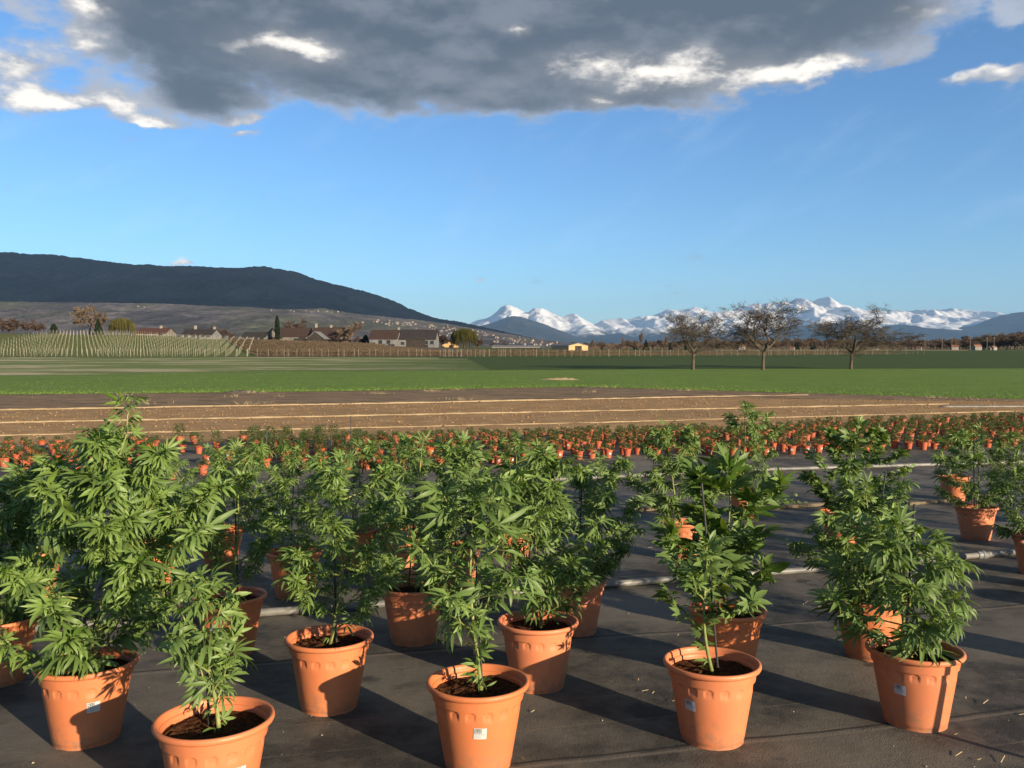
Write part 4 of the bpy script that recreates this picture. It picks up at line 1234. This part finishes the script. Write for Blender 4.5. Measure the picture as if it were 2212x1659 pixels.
LEAF_UP = Vector((SUN_AZ[0] * .42, SUN_AZ[1] * .42, .85))   # blades turn towards the sun
def orient(out, up, roll):
    """matrix whose +y points along out"""
    y_ = out.normalized()
    x_ = y_.cross(up)
    if x_.length < 1e-4:
        x_ = Vector((1, 0, 0))
    x_.normalize()
    z_ = x_.cross(y_)
    m = Matrix((x_, y_, z_)).transposed()
    return m @ Matrix.Rotation(roll, 3, 'Y')

def hemp(label, rim, crown, kind='mid', nleaf=190, nyoung=130, L=.105, stick=None, stake=None, seed=0, tip=None, dense=1.0, group=None, world=None, legs=0.0, upright=0.0):
    r_ = random.Random(seed * 31 + 5)
    L = L * .95
    if world is None:
        p = hit(rim[0], rim[1], POT_H)
    else:
        p = Vector((world[0], world[1], gz(*world)))
    sl = (gz(p.x, p.y + .2) - gz(p.x, p.y - .2)) / .4
    root = empty('potted_hemp_plant', p, (math.atan(sl), 0, 0))
    tag(root, label, 'potted plant', group or 'hemp plants in large terracotta pots')
    pot = obj('pot', BIGPOT, root, Matrix.Rotation(r_.uniform(0, 6.28), 4, 'Z'))
    obj('soil', SOILS[seed % 3], pot)
    camang = math.atan2(p.x, p.y)
    if stick is not None:
        # seat the label on the pot wall, angle measured from the side facing the viewer
        a = -camang + R(stick)
        zz = .205; rr = .145 + (.18 - .145) * (zz - .04) / .205 + .0022
        m = Matrix.Rotation(a, 4, 'Z') @ Matrix.Translation((0, -rr, zz)) @ Matrix.Rotation(R(9.7), 4, 'X') @ Matrix.Rotation(R(r_.uniform(-4, 4)), 4, 'Y')
        so = obj('sticker', STICK, pot)
        so.matrix_basis = pot.matrix_basis.inverted() @ m
    # crown extent in metres, relative to the pot
    if world is None:
        x0 = at(crown[0], 800, p.y).x - p.x; x1 = at(crown[1], 800, p.y).x - p.x
        zt = at(rim[0], crown[2], p.y).z - p.z; zb = at(rim[0], crown[3], p.y).z - p.z
    else:
        x0, x1, zt, zb = crown
    zs = .312
    zb = max(zb, zs + .02)
    cx = (x0 + x1) / 2; rad = (x1 - x0) / 2 * (1.36 if dense >= 1.1 else 1.16)
    lean = Vector((cx, r_.uniform(-.05, .05)))
    def axis(t):
        # stem centre at height fraction t (0 soil, 1 top)
        return Vector((lean.x * (t ** .8) + .018 * math.sin(t * 5 + seed), lean.y * t + .015 * math.cos(t * 4 + seed), zs - .015 + (zt - zs) * t))
    S = MB()
    n = 12
    sr = .0095
    S.tube([axis(i / n) for i in range(n + 1)], [sr * (1 - .72 * i / n) for i in range(n + 1)], 7)
    tb = (zb - zs) / (zt - zs)
    def env(t):
        q = (t - tb) / (1 - tb)
        q = min(1, max(0, q))
        return rad * (0.30 + .70 * math.sin(math.pi * min(1, (q * .80 + .20))) ** .75) if q < .97 else rad * .22
    leaves = []; young = []
    nleaf = int(nleaf * (2.2 if dense >= 1.1 else 1.45)); nyoung = int(nyoung * (3.2 if dense >= 1.1 else 2.4))
    nb = max(7, int(15 * dense * (1 - tb) + 4))
    for b in range(nb):
        t0 = tb + (1 - tb) * ((b + r_.random() * .5) / nb) ** 1.05 * .90
        a = b * 2.399 + r_.gauss(0, .25) + seed
        st = axis(max(.04, t0 - .10 * (1 - t0) - .04))
        R_ = env(t0 + .02) * r_.choice((.55, .75, .9, 1.0, 1.05, 1.15, 1.3)) * r_.uniform(.9, 1.1)
        rise = (zt - zs) * (.10 + .10 * (1 - t0)) * r_.uniform(.4, 1.3)
        end = axis(t0); end = Vector((end.x + math.cos(a) * R_ * .82, end.y + math.sin(a) * R_ * .82, min(end.z + rise, zs + (zt - zs) * 1.01)))
        mid = st.lerp(end, .5) + Vector((0, 0, -.02)) + Vector((math.cos(a), math.sin(a), 0)) * R_ * .10
        pts = [st, st.lerp(mid, .5) + Vector((0, 0, .004)), mid, mid.lerp(end, .55) + Vector((0, 0, .012)), end]
        S.tube(pts, [.0048, .0042, .0036, .0028, .0016], 5, caps=False)
        k = max(4, int(nleaf / nb))
        for i in range(k):
            u = .18 + .82 * (i + r_.random() * .7) / k
            q = u * 4; j = min(3, int(q)); pos = pts[j].lerp(pts[j + 1], q - j)
            da = a + (1.35 if i % 2 else -1.35) * r_.uniform(.3, 1.1) + r_.gauss(0, .3)
            out = Vector((math.cos(da), math.sin(da), r_.uniform(-.25, .75) + upright))
            leaves.append((pos, out, L * r_.uniform(.5, 1.25) * (1.12 - .40 * u * r_.random())))
        for i in range(max(3, int(nyoung / nb))):
            u = .35 + .65 * r_.random() ** .6
            q = u * 4; j = min(3, int(q)); pos = pts[j].lerp(pts[j + 1], q - j)
            da = r_.uniform(0, 6.28)
            young.append((pos, Vector((math.cos(da), math.sin(da), r_.uniform(-.3, 1.4))), L * r_.uniform(.34, .85)))
    # leader shoot
    for i in range(10):
        t = .84 + .165 * i / 10
        da = i * 2.4
        leaves.append((axis(min(1, t)), Vector((math.cos(da), math.sin(da), .5 + upright + 1.2 * i / 10)), L * r_.uniform(.7, 1.05)))
        young.append((axis(min(1, t)), Vector((math.cos(da + 1), math.sin(da + 1), 1.3)), L * .5))
    if tip is not None:
        # a side shoot that rises beyond the crown
        e_ = at(tip[0], tip[1], p.y) - p
        s_ = axis(.86)
        pts = [s_, s_.lerp(e_, .45) + Vector((.02, 0, .02)), s_.lerp(e_, .8), e_]
        S.tube(pts, [.004, .0035, .003, .0015], 5, caps=False)
        for i in range(16):
            u = .15 + .85 * i / 15
            q = u * 3; j = min(2, int(q)); pos = pts[j].lerp(pts[j + 1], q - j)
            da = i * 2.4
            leaves.append((pos, Vector((math.cos(da), math.sin(da), .1 + u)), L * r_.uniform(.6, 1.0)))
    # little leaves low on the bare stem
    for i in range(int(legs)):
        t = .03 + (tb + .05) * r_.random()
        da = r_.uniform(0, 6.28)
        (leaves if i % 3 == 0 else young).append((axis(t), Vector((math.cos(da), math.sin(da), r_.uniform(.1, .9))), L * r_.uniform(.45, .8)))
    obj('stem', S.mesh('stem', MAT['stem'], True), root)
    if stake:
        m = MB(); sx, sy = r_.uniform(-.045, .045), r_.uniform(.02, .05)
        m.tube([(sx, sy, zs - .1), (sx * .6 + stake[1] * .5, sy, zs + (stake[0]) * .5), (sx * .3 + stake[1], sy, zs + stake[0])], [.0052, .0052, .005], 6)
        obj('stake', m.mesh('stake', MAT['stake']), root)
    r_.shuffle(leaves)
    leaves.sort(key=lambda q: -q[2])
    V = []; Fc = []; off = 0
    def addm(arr, pos, m3, s):
        nonlocal off
        v = arr[0] @ (np.array(m3) * s).T + np.array(pos)
        V.append(v); Fc.append(arr[1] + off); off += len(v)
    for i, (pos, out, s) in enumerate(leaves):
        m3 = orient(out, LEAF_UP + Vector((r_.gauss(0, .35), r_.gauss(0, .35), 0)), r_.gauss(0, .45))
        if i < 300:
            m4 = Matrix.Translation(pos) @ (m3 * s).to_4x4()
            obj('leaf', r_.choice(LEAFM[kind]), root, m4)
        else:
            addm(r_.choice(LEAFA[kind]), pos, m3, s)
    for (pos, out, s) in young:
        addm(r_.choice(YOUNG), pos, orient(out, LEAF_UP + Vector((r_.gauss(0, .4), r_.gauss(0, .4), 0)), r_.gauss(0, .6)), s)
    o = obj('young_foliage', np_mesh('young_foliage', np.concatenate(V), np.concatenate(Fc), MAT['young']), root)
    o['kind'] = 'stuff'
    return root

# the potted plants, front row first (rim centre and crown box in pixels)
hemp('wide empty looking terracotta pot with a leaning sparse hemp plant, white label on its right', (459, 1553), (350, 488, 1262, 1490), 'droop', 60, 45, .105, 28, (.50, -.06), 1, dense=.9, legs=14)
hemp('terracotta pot with the S10 label centred, spindly hemp plant with one long side branch', (1032, 1472), (885, 1150, 1045, 1345), 'mid', 120, 60, .130, 3, (.62, -.02), 2, legs=34)
hemp('terracotta pot with a thin bare stemmed hemp plant and label at its shaded side', (1540, 1430), (1430, 1625, 1170, 1335), 'broad', 52, 40, .10, -32, (.86, -.05), 3, dense=.55, legs=22)
hemp('terracotta pot with low bushy dark hemp plant and the stripe of a stake shadow', (1980, 1402), (1795, 2095, 1130, 1385), 'droop', 160, 90, .135, -20, (.74, .03), 4, legs=12)
hemp('terracotta pot under the tallest broad hemp plant with a drooping top shoot', (183, 1430), (80, 405, 935, 1395), 'droop', 330, 400, .128, 8, (.60, 0), 5, tip=(262, 872), dense=1.75)
hemp('terracotta pot with a dense hemp bush on a bare leaning trunk and thin stake', (710, 1376), (605, 868, 990, 1320), 'mid', 270, 240, .085, None, (.62, .0), 6, dense=1.2, legs=5)
hemp('terracotta pot beside the grey pipe with dark dense hemp bush, left of the spindly one', (892, 1265), (815, 1015, 945, 1268), 'mid', 240, 180, .092, None, (.70, .03), 7, dense=1.15)
hemp('terracotta pot half in shade with light green hemp bush behind the spindly plant', (1162, 1341), (1075, 1255, 965, 1315), 'mid', 240, 170, .105, None, (.70, .0), 8, dense=1.1)
hemp('terracotta pot hidden under a bright drooping hemp bush near the pipe', (1242, 1250), (1195, 1400, 985, 1335), 'droop', 280, 210, .105, None, (.75, .05), 9, dense=1.2)
hemp('terracotta pot with big upright broad leaves lit pale green, behind the thin stemmed plant', (1573, 1316), (1462, 1692, 1003, 1290), 'broad', 150, 70, .150, -48, (.45, -.08), 10, dense=.8, upright=.5)
hemp('terracotta pot behind the low bushy plant, its hemp plant tall and dark', (1882, 1290), (1782, 1985, 1040, 1320), 'droop', 270, 190, .105, None, (.80, .12), 11, dense=1.2)
hemp('terracotta pot with a tall light tipped hemp plant in front of a pale pipe', (1818, 1104), (1778, 1948, 908, 1108), 'broad', 230, 170, .125, None, (.9, .1), 12, dense=1.1)
hemp('terracotta pot with round bright hemp plant standing near the small orange pots', (2110, 1094), (2045, 2205, 922, 1090), 'mid', 240, 150, .115, None, (.95, .0), 13, dense=1.1)
hemp('terracotta pot almost hidden behind the round bright hemp plant', (2062, 1028), (2060, 2150, 935, 1015), 'mid', 110, 90, .105, None, None, 14)
hemp('terracotta pot with dark hemp plant beside the pipe joint', (2245, 1152), (2165, 2330, 1000, 1165), 'droop', 200, 140, .115, None, (.8, 0), 15)
hemp('terracotta pot with wide drooping hemp plant beside a short timber board', (1478, 1127), (1365, 1520, 920, 1115), 'droop', 260, 180, .115, None, (.8, 0), 16, dense=1.1)
hemp('terracotta pot with the slimmest tall topped hemp plant, behind the big leaved one', (1610, 1057), (1545, 1678, 870, 1045), 'droop', 240, 160, .110, None, (.9, 0), 17, dense=1.1)
hemp('terracotta pot with dark round hemp bush on a short bare trunk beside the pipe end', (494, 1286), (412, 602, 955, 1225), 'mid', 270, 210, .085, -30, (.8, .0), 18, dense=1.2, legs=4)
hemp('shaded terracotta pot under hemp leaves just behind the bare trunked bush', (635, 1190), (560, 725, 965, 1175), 'mid', 240, 170, .085, None, (.7, 0), 19, dense=1.1)
hemp('terracotta pot cut by shade with label beside the tallest plant and pale hemp tips', (-12, 1334), (-70, 105, 1010, 1330), 'droop', 260, 200, .110, 22, (.6, 0), 20, dense=1.1)
hemp('terracotta pot deep in shade behind the round hemp bush', (475, 1140), (425, 570, 965, 1130), 'mid', 180, 140, .09, None, (.6, 0), 21)
hemp('terracotta pot lost behind the spindly plant, hemp plant with upright pale tips', (985, 1178), (915, 1065, 945, 1165), 'broad', 220, 150, .115, None, (.8, 0), 22)
hemp('terracotta pot lost among leaves, dark hemp plant with long serrated fingers', (1110, 1122), (1040, 1185, 940, 1115), 'mid', 220, 150, .11, None, (.8, 0), 23)
hemp('terracotta pot lost behind the bare trunked bush, small leaved hemp plant', (765, 1142), (690, 850, 958, 1130), 'mid', 220, 170, .095, None, (.8, 0), 24)
hemp('terracotta pot behind the tallest plant with low dark hemp foliage', (70, 1190), (5, 140, 990, 1190), 'mid', 200, 150, .10, None, (.6, 0), 25)
hemp('terracotta pot out of sight behind the tallest plant, slim dark hemp plant', (330, 1168), (262, 412, 985, 1160), 'mid', 210, 160, .09, None, (.8, 0), 26, dense=1.1)
hemp('terracotta pot out of sight between two dark bushes, hemp plant with fine leaves', (862, 1140), (795, 935, 950, 1130), 'mid', 210, 160, .09, None, (.8, 0), 27, dense=1.1)
# the rows go on outside the picture and throw their shadows into it
for i, (x_, y_) in enumerate(((3.9, 4.2), (5.0, 5.2), (4.4, 6.6), (6.3, 6.4), (5.7, 7.9), (7.4, 7.6), (7.2, 9.2), (8.8, 9.0), (9.6, 10.6))):
    hemp('hemp plant in terracotta pot, one of the rows continuing past the others', None, (-.26, .26, 1.0 + .1 * (i % 3), .48), ('mid', 'droop')[i % 2], 110, 60, .12, None, (.7, 0), 40 + i, group='hemp plants of the rows further along', world=(x_, y_))

# ------------------------------------------------------------------ small plants in orange pots
def bush_arrays(seed, n, r, h):
    r_ = random.Random(seed)
    V = []; Fc = []
    for i in range(n):
        u = r_.random(); a = r_.uniform(0, 6.283); q = r * math.sqrt(r_.random()) * (1 - .45 * u)
        c_ = Vector((math.cos(a) * q, math.sin(a) * q, .155 + h * u))
        d = Vector((math.cos(a + r_.gauss(0, .8)), math.sin(a + r_.gauss(0, .8)), r_.uniform(-.2, .9))).normalized() * r_.uniform(.025, .055)
        w = d.cross(Vector((r_.gauss(0, .4), r_.gauss(0, .4), 1))).normalized() * d.length * .33
        b0 = len(V)
        V += [tuple(c_), tuple(c_ + d * .5 + w), tuple(c_ + d), tuple(c_ + d * .5 - w)]
        Fc += [(b0, b0 + 1, b0 + 2), (b0, b0 + 2, b0 + 3)]
    return np.array(V), np.array(Fc)
BUSHA = [bush_arrays(k, 130, .115, .11) for k in range(4)] + [bush_arrays(10 + k, 340, .17, .32) for k in range(2)]
BUSH = [np_mesh('foliage', v_, f_, MAT['bush']) for v_, f_ in BUSHA]
rs = random.Random(77)
U_ = Vector((math.cos(R(14.5)), math.sin(R(14.5)))); V_ = Vector((-U_.y, U_.x))
EDL = np.array([(p.x, p.y) for p in EDGE])
def near_edge(px):
    return np.interp(px, [-100, 120, 230, 300, 380, 470, 530, 600, 720, 1000, 1150, 1340, 1500, 1640, 2212, 2400], [1000, 1025, 1035, 1018, 1062, 1030, 1010, 1012, 1018, 1012, 1000, 992, 990, 985, 965, 958])
spots = []
for i in range(-90, 130):
    for j in range(-60, 70):
        b = Vector((0, 18)) + U_ * (i * .37) + V_ * (j * .42)
        x_, y_ = b.x + rs.gauss(0, .05), b.y + rs.gauss(0, .05)
        if y_ < 9 or y_ > 45 or abs(x_ / y_) > .66: continue
        far_y = np.interp(x_, EDL[:, 0], EDL[:, 1])
        z = gz(x_, y_)
        yc = y_ * math.cos(PITCH) - (z - CAM_Z) * math.sin(PITCH); zc = y_ * math.sin(PITCH) + (z - CAM_Z) * math.cos(PITCH)
        px_, py_ = CX + F_ * x_ / yc, CY - F_ * zc / yc
        if y_ > far_y - .7 or py_ > near_edge(px_): continue
        if 345 < px_ < 520 and rs.random() < .72 : continue
        if rs.random() < .05: continue
        # alleys between the beds
        if (j % 9) == 8: continue
        spots.append((x_, y_, z, px_))
spots.sort(key=lambda s_: s_[1])
rr_ = []
for k, (x_, y_, z, px_) in enumerate(spots):
    tall = 380 < px_ < 800 and rs.random() < .45
    bi = rs.choice([4, 5]) if tall else rs.choice([0, 1, 2, 3])
    a = rs.uniform(0, 6.28); s = rs.uniform(.9, 1.1)
    if k < 300:
        e = empty('small_potted_plant', (x_, y_, z + .012), (rs.gauss(0, .03), rs.gauss(0, .03), a), s)
        po = obj('pot', SMALLPOT, e)
        obj('soil', SOIL_S, po)
        f_ = obj('foliage', BUSH[bi], e); f_['kind'] = 'stuff'
        if rs.random() < .3:
            so = obj('sticker', STICK_S, po)
            so.matrix_basis = Matrix.Rotation(-a + rs.uniform(-.6, .9), 4, 'Z') @ Matrix.Translation((0, -.0775, .095)) @ Matrix.Rotation(R(9.5), 4, 'X')
        tag(e, 'taller bushy green seedling in a small red orange pot on black fabric' if tall else 'low brownish green seedling in a small red orange pot on black fabric', 'potted plant', 'taller seedlings in small pots' if tall else 'low seedlings in small pots')
    else:
        rr_.append((x_, y_, z, a, s, bi))
pv = np.array([v.co[:] for v in SMALLPOT.vertices]); 
VP = []; FP = []; VB = []; FB = []; op = ob = 0
pq = np.array([tuple(f.vertices) for f in SMALLPOT.polygons if len(f.vertices) == 4])
for (x_, y_, z, a, s, bi) in rr_:
    c_, s_ = math.cos(a), math.sin(a)
    m = np.array([[c_, -s_, 0], [s_, c_, 0], [0, 0, 1]]) * s
    o_ = np.array([x_, y_, z + .012])
    VP.append(pv @ m.T + o_); FP.append(pq + op); op += len(pv)
    v_, f_ = BUSHA[bi]
    n_ = len(v_) // 4 * 4 // 8 * 4; 
    VB.append(v_ @ m.T + o_); FB.append(f_ + ob); ob += len(v_)
if rr_:
    e = empty('seedling_field', (0, 20, gz(0, 20)))
    tag(e, 'mass of small red orange pots with seedlings reaching the bare soil', 'seedlings', kind='stuff')
    for nm, V__, F__, mt in (('pots', VP, FP, MAT['pot_small']), ('foliage', VB, FB, MAT['bush'])):
        o = obj(nm, np_mesh(nm, np.concatenate(V__), np.concatenate(F__), mt, nm == 'pots'), e, Matrix.Translation((0, -20, -gz(0, 20))))
        o['kind'] = 'stuff'
print('small pots', len(spots))

# ------------------------------------------------------------------ pipes, boards and other things on the ground
def pipe(name, pix, r, mat, label, lift=0.0, joints=(), seg=14):
    P = []
    for a, b in zip(pix[:-1], pix[1:]):
        A, B = H(*a), H(*b)
        for i in range(seg):
            q = A.lerp(B, i / seg); P.append(q)
    P.append(H(*pix[-1]))
    P = [Vector((q.x, q.y, gz(q.x, q.y) + r + .014 + lift)) for q in P]
    o0 = P[0].copy()
    e = empty(name, o0 - Vector((0, 0, r)))
    m = MB(); m.tube([q - e.location for q in P], [r] * len(P), 14)
    obj('tube', m.mesh('tube', mat, True), e)
    for jx in joints:
        d = [(q, abs((CX + F_ * q.x / q.y) - jx)) for q in P]
        i = min(range(len(d)), key=lambda k: d[k][1]); i = min(max(i, 1), len(P) - 2)
        t = (P[i + 1] - P[i - 1]).normalized()
        m = MB(); c_ = P[i] - e.location
        m.tube([c_ - t * .07, c_ - t * .055, c_ + t * .055, c_ + t * .07], [r * 1.12, r * 1.32, r * 1.32, r * 1.12], 14)
        m.tube([c_ - t * .012, c_ + t * .012], [r * 1.5, r * 1.5], 14)
        obj('coupling', m.mesh('coupling', MAT['pipe_dark'], True), e)
    return tag(e, label, 'pipe', None)
pipe('irrigation_pipe', [(-120, 1384), (300, 1356), (645, 1330)], .028, MAT['pipe'], 'pale grey irrigation pipe on fabric, ending beside the bare trunked bush')
pipe('irrigation_pipe', [(648, 1331), (1000, 1302), (1420, 1264), (1795, 1237)], .027, MAT['pipe'], 'long grey irrigation pipe running behind the front pots', joints=(1005,))
pipe('irrigation_pipe', [(1798, 1238), (2060, 1214), (2330, 1188)], .028, MAT['pipe'], 'grey irrigation pipe with a thick coupling beside the dark edge plant', joints=(2132,))
pipe('irrigation_pipe', [(1100, 1046), (1640, 1020), (2300, 1000)], .034, MAT['pipe'], 'pale pipe across the empty fabric before the small orange pots')
pipe('irrigation_pipe', [(2030, 882), (2300, 881)], .045, MAT['pipe'], 'white pipe lying on the bare soil near the meadow edge')
pipe('irrigation_pipe', [(-50, 971), (160, 969)], .04, MAT['pipe'], 'short white pipe along the far edge of the black fabric')
def board(px0, py0, px1, py1, w, h, label):
    a, b = H(px0, py0), H(px1, py1)
    d = b - a; L = d.length
    m = MB(); m.box(0, L, -w / 2, w / 2, 0, h)
    m.box(.02, .06, -w / 2 - .004, w / 2 + .004, h * .3, h * 1.05)
    o = obj('timber_board', m.mesh('timber_board', MAT['timber']), None, Matrix.Translation((a.x, a.y, a.z + .012)) @ d.to_track_quat('X', 'Z').to_matrix().to_4x4())
    tag(o, label, 'board')
board(1352, 1108, 1432, 1102, .10, .05, 'short pale timber board on fabric beside the wide drooping plant')
board(1575, 1107, 1800, 1092, .09, .04, 'weathered timber board lying behind the big leaved plant')
board(1960, 1092, 2075, 1083, .09, .035, 'weathered timber board lying behind the round bright plant')
# cut plant heap on the board
r_ = random.Random(3)
V = []; Fc = []; off = 0
pc = H(1700, 1094)
for i in range(90):
    arr = r_.choice(YOUNG)
    m3 = np.array(orient(Vector((r_.gauss(0, 1), r_.gauss(0, 1), r_.uniform(-.1, .6))), Vector((0, 0, 1)), r_.gauss(0, .6))) * r_.uniform(.04, .08)
    v = arr[0] @ m3.T + np.array((r_.gauss(0, .12), r_.gauss(0, .07), .03 + abs(r_.gauss(0, .04))))
    V.append(v); Fc.append(arr[1] + off); off += len(v)
tag(obj('cut_foliage', np_mesh('cut_foliage', np.concatenate(V), np.concatenate(Fc), MAT['young']), None, Matrix.Translation(pc)), 'small heap of cut green foliage on the fabric', 'foliage')
# upright stakes standing among the small plants
for px_, py_, h_ in ((575, 1010, .75), (757, 975, .8), (715, 990, .55), (1740, 945, .5), (2190, 935, .6)):
    p = H(px_, py_)
    m = MB(); m.tube([(0, 0, -.05), (.01, 0, h_ * .5), (.015, 0, h_)], [.012, .012, .011], 6)
    tag(obj('garden_stake', m.mesh('garden_stake', MAT['stake']), None, Matrix.Translation(p)), 'thin dark stake standing among the small orange pots', 'stake', 'stakes among the small pots')

# a stouter stake past the low bushy plant, its shadow falls across that pot
mp = hit(1980, 1402, POT_H)
p = Vector((mp.x + SUN_AZ[0] * .95 - .054, mp.y + SUN_AZ[1] * .95 - .056, 0)); p.z = gz(p.x, p.y)
m = MB(); m.tube([(0, 0, -.05), (0, 0, .4), (.004, 0, .80)], [.016, .016, .015], 8)
tag(obj('garden_stake', m.mesh('garden_stake', MAT['stake']), None, Matrix.Translation(p)), 'stout dark stake beside the pot with the low bushy plant', 'stake')

# ------------------------------------------------------------------ haze: clear evening air between here and the Alps
hz = bpy.data.materials.new('haze_air')
hz.use_nodes = True
g_ = G(hz.node_tree)
out = g_.n('ShaderNodeOutputMaterial')
vol = g_.n('ShaderNodeVolumePrincipled')
vol.inputs['Color'].default_value = (0.34, 0.60, 1.0, 1)
vol.inputs['Density'].default_value = 1.7e-5
vol.inputs['Anisotropy'].default_value = 0.0
g_.link(vol.outputs[0], out.inputs['Volume'])
mb = MB(); mb.box(-36000, 36000, -900, 47000, -60, 2400)
tag(obj('haze', mb.mesh('haze', hz)), 'thin blue evening haze before the mountains', 'haze', kind='stuff')
